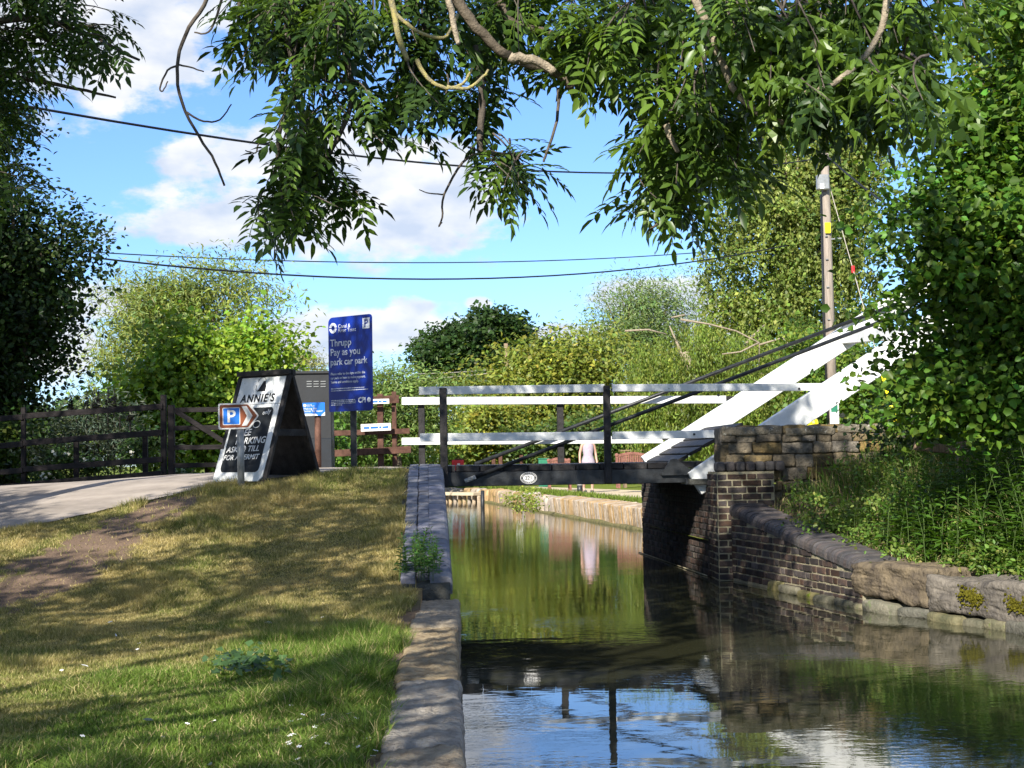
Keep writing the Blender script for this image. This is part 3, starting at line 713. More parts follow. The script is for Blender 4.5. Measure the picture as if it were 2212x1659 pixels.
# ------------------------------------------------------------------ stone parapet
sp = thing('stone_parapet', 'old lichen spotted stone parapet wall behind the weeds at the bridge end', 'wall', (4.5, 17.7, 1))
py0, py1 = 17.47, 17.95
def ptop(x): return 1.725-0.004*(x-3.1)+0.012*math.sin(x*3.1)
core = box('mortar_core', (6.1, (py0+py1)/2+0.02, 0.96), 5.9, py1-py0-0.05, 1.47, pmat('parapet_mortar', (0.17, 0.15, 0.11), 0.95, 0.3, 8, 0.8, 0.05, bscale=40), sp, 0.01)
zc = 0.35; ci = 0
hs = [0.13, 0.12, 0.135, 0.125, 0.13, 0.12, 0.15, 0.155, 0.13, 0.10, 0.10]
while zc < 1.70 and ci < len(hs):
    h = hs[ci]; x_ = 3.08-(0.02 if ci % 2 else 0)+(0.05 if ci in (7, 8) else 0)
    while x_ < 8.6:
        w = rr.uniform(0.20, 0.42) if ci < 9 else rr.uniform(0.16, 0.34)
        if x_ < 6.2 or ci > 6:
            me = roughblock('stone', w-0.010, 0.16, h-0.008, STONE, rr.randrange(999), 0.020, 2, 0.014)
            ob('stone', me, sp, Matrix.Translation((x_+w/2, py0+0.070+rr.uniform(-.018, .015), zc+h/2)) @ Matrix.Rotation(rr.uniform(-.03, .03), 4, 'Z'))
        x_ += w
    zc += h; ci += 1
for k in range(4):                                       # end face stones
    me = roughblock('stone', 0.15, 0.42, 0.20, STONE, 500+k, 0.015, 1, 0.02)
    ob('stone', me, sp, Matrix.Translation((3.12+0.01*(k % 2), 17.71, 1.10+k*0.172)))
x_ = 3.06
while x_ < 8.8:
    w = rr.uniform(0.45, 0.8); me = roughblock('cope_stone', w-0.01, 0.54, 0.10, pmat('lichen_stone', (0.22, 0.19, 0.14), 0.95, 0.35, 9, 0.9, 0.05, col2=(0.08, 0.075, 0.06), patch=((0.42, 0.41, 0.36), 26, 0.58), bscale=40) if x_ < 3.1 else bpy.data.materials['lichen_stone'], int(x_*50), 0.018, 3, 0.025)
    ob('cope_stone', me, sp, Matrix.Translation((x_+w/2, 17.71, ptop(x_)-0.045))); x_ += w

# ------------------------------------------------------------------ lift bridge
br = thing('lift_bridge', 'black and white timber lift bridge crossing the canal with sloping balance beams', 'lift bridge', (1.3, 19.9, 1.1))
YF, YB = 18.22, 21.45
xL, xR = -0.14, 3.02
zt = 1.315
# girders
beam('girder', (xL, YF+0.06, 1.175), (xR+0.05, YF+0.06, 1.175), 0.12, 0.17, BLACK, br, 0.006)
beam('girder', (xL, YB-0.06, 1.175), (xR+0.05, YB-0.06, 1.175), 0.12, 0.17, BLACK, br, 0.006)
for k in range(3): beam('joist', (xL, YF+0.75+k*0.8, 1.17), (xR, YF+0.75+k*0.8, 1.17), 0.1, 0.15, BLACK, br, 0.005)
pw = 0.285; xk = xL-0.12; k = 0
while xk < xR+0.3:
    beam('plank', (xk+pw/2, YF+0.025+rb.uniform(-.006, .006), 1.300+rb.uniform(-.003, .003)), (xk+pw/2, YB-0.02, 1.300), pw-0.010, 0.074, BLACKWOOD, br, 0.005); xk += pw; k += 1
# handrail posts
def post(u, vt, vb, Y, w): 
    a = PY(u, vb, Y); b = PY(u, vt, Y)
    beam('post', (a.x, Y, a.z), (a.x, Y, b.z), w, w, BLACKWOOD, br, 0.006, up=(0, 1, 0))
post(960, 838, 1053, YF-0.045, 0.088); post(1314, 833, 1044, YF-0.045, 0.082)
post(912, 868, 1004, YB+0.05, 0.09); post(1212, 866, 1000, YB+0.05, 0.092)
def rail(u0, v0, u1, v1, Y, h, mat=WHITE, nm='rail', t=0.06):
    a = PY(u0, v0, Y); b = PY(u1, v1, Y); return beam(nm, a, b, t, h, mat, br, 0.004)
rail(905, 844.5, 1305.5, 838.5, YF-0.035, 0.094); rail(1322, 838.3, 1782, 836, YF-0.035, 0.088)
rail(907, 945.5, 1306, 941.5, YF-0.035, 0.098); rail(1322, 941.2, 1577, 937, YF-0.035, 0.092)
rail(868, 866.5, 1568, 863, YB+0.03-0.06, 0.105); rail(1568, 860, 1627, 859, YB-0.04, 0.05, BLACKWOOD, 'rail_end')
rail(868, 953.5, 1432, 949.5, YB-0.03, 0.10); rail(1430, 947.5, 1478, 946.5, YB-0.04, 0.045, BLACKWOOD, 'rail_end')
for (u, v, Y_) in ((960, 846, YF), (960, 945, YF), (1314, 840, YF), (1314, 941, YF), (1727, 853.5, YF), (1553, 868, YF), (1500, 938, YF)):
    q = PY(u, v-(14 if u in (1727, 1553) else 0), Y_-0.09); ob('bolt', mkmesh('bolt', *tubegeo([Vector((0, -0.012, 0)), Vector((0, 0.03, 0))], 0.014, 8), BLACK), br, Matrix.Translation((q.x, Y_-0.085 if u in (960, 1314) else Y_-0.066, q.z)))
# balance beams
def slant(nm, a, b, w, h, mat, **k): return beam(nm, a, b, w, h, mat, br, 0.008, **k)
def bbeam(Y, low, high, h, w):
    a = PY(low[0], low[1], Y); b = PY(high[0], high[1], Y); d = (b-a).normalized(); 
    b = a+d*7.4
    o = slant('balance_beam', a, b, w, h, WHITE); return a, b
fa, fbm_ = bbeam(YF-0.02, (1499, 1045), (1878, 794), 0.305, 0.16)
ra, rbk = bbeam(YB-0.02, (1398, 1007), (1830, 726), 0.31, 0.16)
# heels of the beams cut level with the girder
box('counterweight', ((fbm_.x+rbk.x)/2-0.25, (YF+YB)/2, (fbm_.z+rbk.z)/2-0.05), 0.9, YB-YF-0.2, 0.4, WHITE, br, 0.02)
for t_ in (0.45, 0.7):
    a = fa.lerp(fbm_, t_); b = ra.lerp(rbk, t_); beam('cross_brace', a, b, 0.12, 0.16, WHITE, br, 0.006)
# dark boarded heel between the beams
for k in range(5):
    a = fa.lerp(fbm_, 0.05+k*0.022); 
    x0 = 2.75+k*0.17
    beam('heel_board', (x0, YF+0.25, 1.37+k*0.094), (x0, YB-0.22, 1.37+k*0.094), 0.165, 0.04, BLACKWOOD, br, 0.004, up=(-0.5, 0, 1))
# pivot plate and anchor blocks
prism('pivot_plate', [(-0.16, 0), (-0.13, 0.05), (-0.05, 0.17), (0.02, 0.18), (0.20, 0.03), (0.20, -0.02), (-0.16, -0.02)], -0.02, 0.02, BLACK, br, frame((2.62, YF-0.025, 1.20), (1, 0, 0), (0, -1, 0)), bevel=0.003)
box('bearing_block', (2.99, 18.32, 1.10), 0.5, 0.4, 0.06, BLACK, br)
# iron tie rods
a = PY(1014, 1035, YF-0.04); b = PY(2046, 640, YF-0.04); tube('tie_rod', [a, a.lerp(b, 0.5), b], 0.023, BLACK, br)
a2 = PY(1026, 1003, YB-0.14); b2 = PY(1935, 657, YB-0.14); tube('tie_rod', [a2, a2.lerp(b2, 0.5), b2], 0.026, BLACK, br)
ank = ob('rod_anchor', boxmesh('rod_anchor', 0.14, 0.05, 0.05, STEELGREY, 0.01, 2), br, Matrix.Translation((a.x+0.01, YF-0.045, a.z)) @ Matrix.Rotation(-0.35, 4, 'Y'))
for k in range(3):
    V_, F_ = tubegeo([Vector((a.x-0.05+0.045*k, YF-0.10, a.z-0.01+0.014*k)), Vector((a.x-0.05+0.045*k, YF-0.02, a.z-0.01+0.014*k))], 0.013, 6); ob('bolt', mkmesh('bolt', V_, F_, STEELGREY), br)
for (u, v) in ((1535, 0), (1560, 0)):
    pass
bp = PY(1553, 868-0.0, YF-0.03)
# ------------------------------------------------------------------ text helper
def textmesh(s, size, mat, shear=0, spacing=1.0, offset=0.0, ext=0.0008, align='LEFT', line=1.0):
    cu = bpy.data.curves.new('lettering', 'FONT'); cu.body = s; cu.size = size; cu.extrude = ext; cu.shear = shear; cu.space_character = spacing
    cu.align_x = align; cu.offset = offset; cu.resolution_u = 3; cu.space_line = line
    o = bpy.data.objects.new('tmp', cu); COL.objects.link(o); dg = bpy.context.evaluated_depsgraph_get()
    me = bpy.data.meshes.new_from_object(o.evaluated_get(dg)); bpy.data.objects.remove(o); bpy.data.curves.remove(cu)
    me.name = 'lettering'; me.materials.clear(); me.materials.append(mat); return me
def text(parent, fr, x, y, s, size, mat, z=0.004, name='lettering', sxy=(1, 1), **k):
    return ob(name, textmesh(s, size, mat, **k), parent, fr @ Matrix.Translation((x, y, z)) @ Matrix.Diagonal((sxy[0], sxy[1], 1, 1)))
def scribble(parent, fr, x, y, w, h, mat, seed=0, z=0.002, name='small_print'):
    # a line of print too small to read: short word-long dashes
    r = random.Random(seed); V = []; Fc = []; q = x
    while q < x+w:
        e = min(x+w, q+h*r.uniform(0.9, 3.6)); n = len(V)
        V += [(q, y, z), (e, y, z), (e, y+h*r.uniform(.75, 1), z), (q, y+h*r.uniform(.75, 1), z)]; Fc.append((n, n+1, n+2, n+3)); q = e+h*0.45
    return ob(name, mkmesh(name, V, Fc, mat), parent, fr)
def disc(name, r0, r1, z0, z1, mat, parent, fr, n=28, a0=0, a1=360):
    V = []; Fc = []; full = (a1-a0 >= 360); m = n if full else n+1
    for i in range(m):
        a = math.radians(a0+(a1-a0)*i/n)
        for (r, z) in ((r0, z0), (r0, z1), (r1, z1), (r1, z0)): V.append((r*math.cos(a), r*math.sin(a), z))
    for i in range(n if full else m-1):
        j = (i+1) % m
        for q in range(4): Fc.append((i*4+q, j*4+q, j*4+(q+1) % 4, i*4+(q+1) % 4))
    me = mkmesh(name, V, Fc, mat); bm = bmesh.new(); bm.from_mesh(me); bmesh.ops.remove_doubles(bm, verts=bm.verts, dist=1e-5); bmesh.ops.recalc_face_normals(bm, faces=bm.faces); bm.to_mesh(me); bm.free()
    return ob(name, me, parent, fr)
# oval number plate 221
c = PY(1142, 1032.5, YF-0.02)
fp = frame((c.x, YF-0.006, c.z), (1, 0, 0.0), (0, -1, 0))
def ell(a, b, n=32): return [(a*math.cos(2*math.pi*i/n), b*math.sin(2*math.pi*i/n)) for i in range(n)]
plate = prism('number_plate', ell(0.098, 0.070), 0, 0.008, SIGNWHITE, br, fp)
def subp(o, parent): # make o a child of a mesh part, keeping its place
    o.parent = parent; o.matrix_parent_inverse = (Matrix.Translation(-br.location) @ parent.matrix_basis).inverted() @ Matrix.Translation(-br.location)
    return o
for (a_, b_, z0, z1, mt) in ((0.092, 0.064, 0.006, 0.0095, PLATEBLACK), (0.066, 0.043, 0.008, 0.011, SIGNWHITE)):
    o = prism('plate_band', ell(a_, b_), z0, z1, mt, None, fp); subp(o, plate)
o = text(br, fp, 0, -0.020, '221', 0.058, PLATEBLACK, z=0.0112, align='CENTER', offset=0.0012); subp(o, plate)
V = []; Fc = []
for i in range(24):
    if i in (0, 12): continue
    a0 = math.radians(i*15-4.5); a1 = math.radians(i*15+4.5); n = len(V)
    V += [(0.083*math.cos(a0), 0.057*math.sin(a0), 0.0099), (0.083*math.cos(a1), 0.057*math.sin(a1), 0.0099), (0.075*math.cos(a1), 0.050*math.sin(a1), 0.0099), (0.075*math.cos(a0), 0.050*math.sin(a0), 0.0099)]; Fc.append((n, n+1, n+2, n+3))
o = ob('rim_print', mkmesh('rim_print', V, Fc, SIGNWHITE), br, fp); subp(o, plate)

# ------------------------------------------------------------------ brown P direction sign
Yp = 16.6
pb = PY(521, 1062, Yp); pbz = float(gz(pb.x, Yp))
ps = thing('parking_sign', 'small brown parking sign with blue P and white chevron on a grey pole', 'sign', (pb.x, Yp, pbz))
ptp = PY(517, 900, Yp)
tube('pole', [(pb.x, Yp, pbz-0.1), (pb.x-0.004, Yp, ptp.z)], 0.038, STEELGREY, ps, seg=16)
pc = PY(516, 899, Yp)
sw, shh = 0.43, 0.278
fr = frame((pc.x+0.002, Yp-0.046, pc.z), (1, 0, 0.012), (0.0, -1, 0))
def arrow(w, h, tip, ins, r=0.0):
    x0, x1 = -w/2+ins, w/2-ins*1.15; y = h/2-ins
    k = 0.018
    return [(x0+k, -y), (x1-tip+ins*0.3-0.008, -y), (x1-tip+ins*0.3+0.006, -y+0.008), (x1-0.006, -0.012), (x1, 0), (x1-0.006, 0.012), (x1-tip+ins*0.3+0.006, y-0.008), (x1-tip+ins*0.3-0.008, y), (x0+k, y), (x0+k*0.3, y-k*0.3), (x0, y-k), (x0, -y+k), (x0+k*0.3, -y+k*0.3)]
prism('plate', arrow(sw, shh, 0.10, 0), -0.006, 0.0, SIGNWHITE, ps, fr)
prism('brown_panel', arrow(sw, shh, 0.10, 0.016), 0.0, 0.002, BROWNSIGN, ps, fr)
prism('blue_square', roundpoly(0.186, 0.186, 0.012), 0.002, 0.003, SIGNWHITE, ps, fr @ Matrix.Translation((-0.075, 0, 0)))
prism('blue_square', roundpoly(0.172, 0.172, 0.010), 0.003, 0.004, BRIGHTBLUE, ps, fr @ Matrix.Translation((-0.075, 0, 0)))
text(ps, fr, -0.078, -0.062, 'P', 0.185, SIGNWHITE, z=0.005, align='CENTER', offset=0.004)
prism('chevron', [(0.035, -0.105), (0.088, -0.105), (0.150, 0), (0.088, 0.105), (0.035, 0.105), (0.090, 0)], 0.002, 0.0035, SIGNWHITE, ps, fr)
for dz in (-0.07, 0.07):
    V_, F_ = tubegeo([Vector((0, 0, -0.05)), Vector((0, 0, -0.004))], 0.045, 12)
    ob('clamp', mkmesh('clamp', V_, F_, STEELGREY), ps, fr @ Matrix.Translation((0, dz, 0)) @ Matrix.Diagonal((1, 0.3, 1, 1)))

# ------------------------------------------------------------------ A-board
phi = math.radians(38)
A0 = PZ(459, 1042, 0); 
Ya = 17.25
bl = PY(459, 1041, Ya); W_, D_, H_ = 0.80, 0.88, 1.20
wv = Vector((math.cos(phi), -math.sin(phi), 0)); dv = Vector((math.sin(phi), math.cos(phi), 0))
orig = Vector((bl.x, bl.y, float(gz(bl.x+0.4, bl.y))-0.0)); 
abz = PY(459, 1041, Ya).z; orig.z = abz+0.005
abd = thing('a_board', 'white and black pavement board with chalk panel leaning open on the grass verge', 'a-board', orig+dv*D_/2+wv*W_/2)
apex = orig+dv*(D_/2)+Vector((0, 0, H_))
slv = (apex-orig); sll = slv.length; slu = slv.normalized()
nf = wv.cross(slu).normalized()
if nf.y > 0: nf = -nf
ff = frame(orig, wv, nf)           # local x = width, y = up the slope, z = towards the viewer
# front panel
prism('front_panel', [(0, 0.0), (W_-0.10, 0.0), (W_-0.05, 0.05), (W_, sll-0.045), (0, sll-0.045)], -0.02, 0.0, WHITE, abd, ff)
prism('chalk_panel', [(p[0]+W_*0.47, p[1]+0.485) for p in roundpoly(W_*0.74, 0.76, 0.05)], 0.0, 0.006, CHALKBOARD, abd, ff)
prism('joint_line', [(0, 0.905), (W_, 0.905), (W_, 0.909), (0, 0.909)], 0.0, 0.0015, CABGREY, abd, ff)
beam('top_bar', apex-dv*0.030-wv*0.01+Vector((0, 0, 0.005)), apex-dv*0.030+wv*(W_+0.01)+Vector((0, 0, 0.005)), 0.045, 0.055, BLACKWOOD, abd, 0.004)
beam('top_bar', apex+dv*0.035-wv*0.01+Vector((0, 0, -0.008)), apex+dv*0.035+wv*(W_+0.01)+Vector((0, 0, -0.008)), 0.05, 0.07, BLACKWOOD, abd, 0.004)
text(abd, ff, 0.115, 0.935, "ANNIE'S", 0.135, PLATEBLACK, z=0.0025, spacing=1.16, offset=0.0035, sxy=(0.95, 0.98))
# kettle emblem
kx, ky = 0.41, 1.062
prism('kettle_emblem', [(kx-0.075, ky), (kx+0.055, ky), (kx+0.052, ky+0.06), (kx+0.02, ky+0.125), (kx-0.005, ky+0.125), (kx-0.05, ky+0.03)], 0.0, 0.0025, PLATEBLACK, abd, ff)
def line2(parent, fr, pts, w, mat, z=0.0025, name='chalk_mark'):
    V = []; Fc = []
    for i, p in enumerate(pts):
        a = Vector(pts[max(i-1, 0)]); b = Vector(pts[min(i+1, len(pts)-1)]); t = (b-a).normalized(); n_ = Vector((-t.y, t.x))*w/2
        V += [(p[0]+n_.x, p[1]+n_.y, z), (p[0]-n_.x, p[1]-n_.y, z)]
    for i in range(len(pts)-1): Fc.append((2*i, 2*i+1, 2*i+3, 2*i+2))
    return ob(name, mkmesh(name, V, Fc, mat), parent, fr)
line2(abd, ff, [(kx-0.03+0.06*math.cos(a), ky+0.115+0.055*math.sin(a)) for a in [math.pi*1.0-i*math.pi/8*1.1 for i in range(10)]], 0.006, PLATEBLACK, name='kettle_emblem')
line2(abd, ff, [(kx-0.07, ky+0.005), (kx-0.095, ky+0.02), (kx-0.10, ky+0.06), (kx-0.115, ky+0.08)], 0.007, PLATEBLACK, name='kettle_emblem')
def handtext(s, x, y, size, tilt=0.0, **k):
    o = ob('chalk_lettering', textmesh(s, size, CHALK, shear=0.15, offset=0.0014, spacing=1.02, **k), abd, ff @ Matrix.Translation((x, y, 0.007)) @ Matrix.Rotation(tilt, 4, 'Z'))
handtext('FREE', 0.19, 0.525, 0.108, 0.05); handtext('PARKING', 0.21, 0.43, 0.108, 0.03)
handtext('ASK @ TILL', 0.105, 0.335, 0.095, 0.03); handtext('FOR A PERMIT', 0.085, 0.245, 0.084, 0.02)
handtext('only', 0.52, 0.775, 0.07, 0.15)
line2(abd, ff, [(0.47+0.06*math.cos(a)*0.9, 0.665+0.04*math.sin(a)) for a in [i*2*math.pi/14 for i in range(15)]], 0.008, CHALK, z=0.0072)
# side frames and back
for s_ in (0.02, W_-0.02):
    o0 = orig+wv*s_
    beam('leg', o0+dv*0.03, apex+wv*s_-dv*0.01-Vector((0, 0, 0.03)), 0.04, 0.055, BLACKWOOD, abd, 0.004, up=wv)
    beam('leg', o0+dv*D_, apex+wv*s_+dv*0.02-Vector((0, 0, 0.03)), 0.04, 0.055, BLACKWOOD, abd, 0.004, up=wv)
    t_ = 0.44
    beam('stretcher', (o0+dv*0.03).lerp(apex+wv*s_, t_), (o0+dv*D_).lerp(apex+wv*s_, t_), 0.03, 0.075, BLACKWOOD, abd, 0.003)
nb_ = frame(orig+dv*D_, wv, -wv.cross((apex-orig-dv*D_).normalized()))
bp1 = orig+dv*D_; 
Vb = [bp1+Vector((0, 0, 0.04)), bp1+wv*W_+Vector((0, 0, 0.04)), apex+wv*W_+dv*0.03-Vector((0, 0, 0.05)), apex+dv*0.03-Vector((0, 0, 0.05))]
off = Vector((dv.x, dv.y, 0.35))*0.02
ob('back_panel', mkmesh('back_panel', Vb+[v+off for v in Vb], [(0, 1, 2, 3), (7, 6, 5, 4), (0, 4, 5, 1), (1, 5, 6, 2), (2, 6, 7, 3), (3, 7, 4, 0)], BLACKWOOD), abd)
beam('foot', orig+wv*(W_-0.04)+dv*0.0+Vector((0, 0, -0.02)), orig+wv*(W_-0.04)+dv*0.12+Vector((0, 0, -0.02)), 0.06, 0.08, BLACKWOOD, abd, 0.004)

# ------------------------------------------------------------------ tall blue car park sign
Ys = 18.0
sb = PY(764, 1012, Ys)
bs = thing('car_park_sign', 'tall dark blue car park sign on a black post beside the pavement board', 'sign', (sb.x, Ys, float(gz(sb.x, Ys))))
ctr = PY(756, 785, Ys)
sgd = Vector((0.52, -0.46, 0)).normalized(); sgn = Vector((-sgd.y, sgd.x, 0)); sgn = -sgn if sgn.y > 0 else sgn
fs = frame(ctr, sgd, sgn); SW, SH = 0.715, 1.115
box('post', (ctr.x+0.03, Ys+0.055, (float(gz(sb.x, Ys))+ctr.z+0.3)/2-0.05), 0.07, 0.07, ctr.z+0.35-float(gz(sb.x, Ys)), BLACK, bs, 0.004)
prism('panel', roundpoly(SW, SH, 0.07, 6, (0.6, 1, 0.3, 0.5)), -0.014, 0.0, BLUE, bs, fs)
sc = (1.0, 1.0)
SGT = pmat('sign_print', (0.62, 0.66, 0.74), 0.5, 0.03, 6, 0.0, 0.3)
text(bs, fs, -0.19, 0.425, 'Canal &\nRiver Trust', 0.064, SGT, z=0.002, line=0.78)
disc('emblem', 0.028, 0.062, 0.001, 0.0022, SGT, bs, fs @ Matrix.Translation((-0.275, 0.43, 0)), a0=8, a1=172)
disc('emblem', 0.028, 0.062, 0.001, 0.0022, SGT, bs, fs @ Matrix.Translation((-0.275, 0.43, 0)), a0=188, a1=352)
prism('parking_square', roundpoly(0.115, 0.125, 0.006), 0.0, 0.002, SGT, bs, fs @ Matrix.Translation((0.272, 0.455, 0)))
text(bs, fs, 0.272, 0.41, 'P', 0.125, BLUE, z=0.0032, align='CENTER', offset=0.002)
text(bs, fs, -0.325, 0.215, 'Thrupp', 0.118, SGT, z=0.002, offset=0.0012)
text(bs, fs, -0.325, 0.105, 'Pay as you', 0.118, SGT, z=0.002, offset=0.0012)
text(bs, fs, -0.325, -0.008, 'park car park', 0.112, SGT, z=0.002, offset=0.0012)
text(bs, fs, -0.322, -0.125, 'Please refer to the signs within the\ncar park on how to make payment.\nTerms and conditions apply.', 0.0405, SGT, z=0.002, offset=0.0005, line=1.2)
for k, (y_, w_) in enumerate(((-0.292, 0.55), (-0.316, 0.61), (-0.430, 0.40), (-0.448, 0.41), (-0.466, 0.40), (-0.484, 0.18))): scribble(bs, fs, -0.318, y_, w_, 0.011, SGT, k)
text(bs, fs, 0.13, -0.462, 'CPi', 0.085, SGT, z=0.002, offset=0.0035)
disc('emblem', 0.006, 0.030, 0.001, 0.002, SGT, bs, fs @ Matrix.Translation((0.305, -0.435, 0)), n=12)

# ------------------------------------------------------------------ cabinet behind, small sign on post
Yc = 22.3
cl = PY(630, 900, Yc); cr_ = PY(716, 900, Yc); ct = PY(680, 806, Yc); cbz = float(gz(cl.x, Yc))
cabn = thing('utility_cabinet', 'dark grey metal cabinet with louvred vents behind the pavement board', 'cabinet', ((cl.x+cr_.x)/2, Yc, cbz))
wid = cr_.x-cl.x; cxm = (cl.x+cr_.x)/2
box('body', (cxm, Yc+0.25, (cbz+ct.z)/2+0.22), wid, 0.5, ct.z-cbz-0.44, CABGREY, cabn, 0.01)
box('base', (cxm, Yc+0.25, cbz+0.22), wid+0.006, 0.51, 0.46, CABDARK, cabn, 0.01)
box('lid', (cxm, Yc+0.25, ct.z+0.01), wid+0.04, 0.56, 0.04, CABGREY, cabn, 0.008)
for k in range(3):
    for j in range(3):
        q = PY(668+k*15, 824+j*5.5, Yc-0.005); box('vent', (q.x, Yc-0.004, q.z), 0.075, 0.012, 0.014, pmat('vent_edge', (0.22, 0.23, 0.23), 0.4, 0.1, 5, 0, 0.5) if (k, j) == (0, 0) else bpy.data.materials['vent_edge'], cabn, 0.002)
Yq = 21.6
q = PY(686, 935, Yq)
sg = thing('canal_notice', 'small bright blue notice on a stubby wooden post behind the pavement board', 'sign', (q.x, Yq, float(gz(q.x, Yq))))
topz = PY(686, 893, Yq).z
tube('post', [(q.x, Yq+0.05, float(gz(q.x, Yq))-0.05), (q.x, Yq+0.05, topz)], 0.045, BROWNFENCE, sg, seg=12)
ctr = PY(678, 884, Yq); fq = frame((ctr.x, Yq-0.02, ctr.z), (1, 0, 0.01), (0, -1, 0))
prism('panel', roundpoly(0.31, 0.185, 0.01), -0.01, 0, BRIGHTBLUE, sg, fq)
text(sg, fq, -0.10, 0.055, 'Canal &\nRiver Trust', 0.024, SIGNWHITE, z=0.002, line=0.7)
disc('emblem', 0.008, 0.02, 0.001, 0.002, SIGNWHITE, sg, fq @ Matrix.Translation((-0.125, 0.055, 0)), n=14)
text(sg, fq, -0.14, -0.005, 'Making life\nbetter by water', 0.042, SIGNWHITE, z=0.002, line=0.8)
prism('wave_strip', [(-0.155, -0.092), (0.06, -0.092), (0.03, -0.065), (-0.155, -0.06)], 0.0, 0.002, SIGNWHITE, sg, fq)
prism('corner_flash', [(0.10, -0.092), (0.155, -0.092), (0.155, -0.04)], 0.0, 0.002, SIGNWHITE, sg, fq)

# ------------------------------------------------------------------ fences
def fencepost(parent, u, vt, vb, Y, w, mat, name='post'):
    a = PY(u, vb, Y); b = PY(u, vt, Y)
    zb = min(a.z, float(gz(a.x, Y)))-0.1 if Y < 30 else a.z
    return beam(name, (a.x, Y, zb), (a.x, Y, b.z), w, w, mat, parent, 0.008, up=(0, 1, 0))
f1 = thing('post_and_rail_fence', 'dark stained post and rail fence along the far side of the road', 'fence', (-5, 24.3, 1.1))
YfL, YfR = 25.3, 24.1
def fY(u): return YfR+(YfL-YfR)*(354-u)/306
for (u, vt, vb, w) in ((51, 880, 1043, 0.075), (354, 853, 1030, 0.085), (-130, 888, 1060, 0.08), (-300, 895, 1070, 0.08)): fencepost(f1, u, vt, vb, fY(u), w, DARKFENCE)
fencepost(f1, 314, 930, 1022, fY(314)+0.3, 0.08, DARKFENCE, 'stub_post'); fencepost(f1, 165, 945, 1032, fY(165)+0.3, 0.08, DARKFENCE, 'stub_post')
def fr_(parent, u0, v0, u1, v1, h, mat, Yf=fY, dy=-0.06, t=0.04, name='rail'):
    return beam(name, PY(u0, v0, Yf(u0)+dy), PY(u1, v1, Yf(u1)+dy), t, h, mat, parent, 0.004)
for (v0, v1, v2, h) in ((899, 877, 912, 0.09), (957, 933, 975, 0.095), (1014, 991, 1030, 0.09), (1049, 1024, 1062, 0.12)):
    fr_(f1, 51, v0, 352, v1+1, h, DARKFENCE); fr_(f1, -130, v2, 50, v0+2, h, DARKFENCE); fr_(f1, -300, v2+10, -131, v2, h, DARKFENCE)
g1 = thing('field_gate', 'dark timber field gate with diagonal brace beside the post and rail fence', 'gate', (PY(400, 1020, 24.1).x, 24.1, 1.25))
YG = lambda u: 24.1
fencepost(g1, 371, 875, 1021, 24.1, 0.10, DARKFENCE, 'gate_post')
for (v0, v1) in ((886, 885), (925, 924), (967, 966), (1006, 1003)): fr_(g1, 377, v0, 640, v1-3, 0.075, DARKFENCE, YG)
beam('brace', PY(380, 888, 24.0), PY(560, 1003, 24.0), 0.03, 0.075, DARKFENCE, g1, 0.004)
beam('stile', PY(640, 880, 24.04), PY(640, 1005, 24.04), 0.07, 0.07, DARKFENCE, g1, 0.004, up=(0, 1, 0))

f2 = thing('brown_rail_fence', 'reddish brown rail fence with paired posts behind the blue car park sign', 'fence', (PY(820, 1000, 24.4).x, 24.4, 1.25))
YH = lambda u: 24.4
for (u, vt) in ((823, 851), (853, 846), (700, 905)): fencepost(f2, u, vt, 1008, 24.4, 0.095 if u == 823 else 0.075, BROWNFENCE)
for (u0, v0, u1, v1, h) in ((740, 868, 862, 862, 0.125), (690, 937, 885, 931, 0.085), (690, 981, 888, 971, 0.11)): fr_(f2, u0, v0, u1, v1, h, BROWNFENCE, YH, dy=-0.07)
lb = PY(812, 923, 24.2); fl = frame((lb.x, 24.20, lb.z), (1, 0, 0.03), (0, -1, 0))
prism('notice_strip', roundpoly(0.47, 0.115, 0.005), 0, 0.01, SIGNWHITE, f2, fl); 
scribble(f2, fl, -0.19, -0.02, 0.40, 0.035, BRIGHTBLUE, 5, z=0.012)
lb = PY(820, 867, 24.2); fl = frame((lb.x, 24.20, lb.z), (1, 0, 0.01), (0, -1, 0))
prism('notice_strip', roundpoly(0.30, 0.075, 0.005), 0, 0.01, SIGNWHITE, f2, fl)
scribble(f2, fl, -0.12, -0.018, 0.24, 0.03, BRIGHTBLUE, 6, z=0.012)

# timber rail at the right under the trees
f3 = thing('weathered_rail', 'short weathered timber rail half hidden in the hedge on the right bank', 'fence', (PY(2085, 1040, 15).x, 15, 1.0))
a = PY(1975, 963, 15); b = PY(2092, 975, 15)
beam('rail', a, b, 0.05, 0.085, WOOD, f3, 0.006); p = PY(2085, 960, 15); beam('post', (p.x, 15.08, 0.6), (p.x, 15.08, p.z+0.03), 0.1, 0.1, WOOD, f3, 0.006, up=(0, 1, 0))

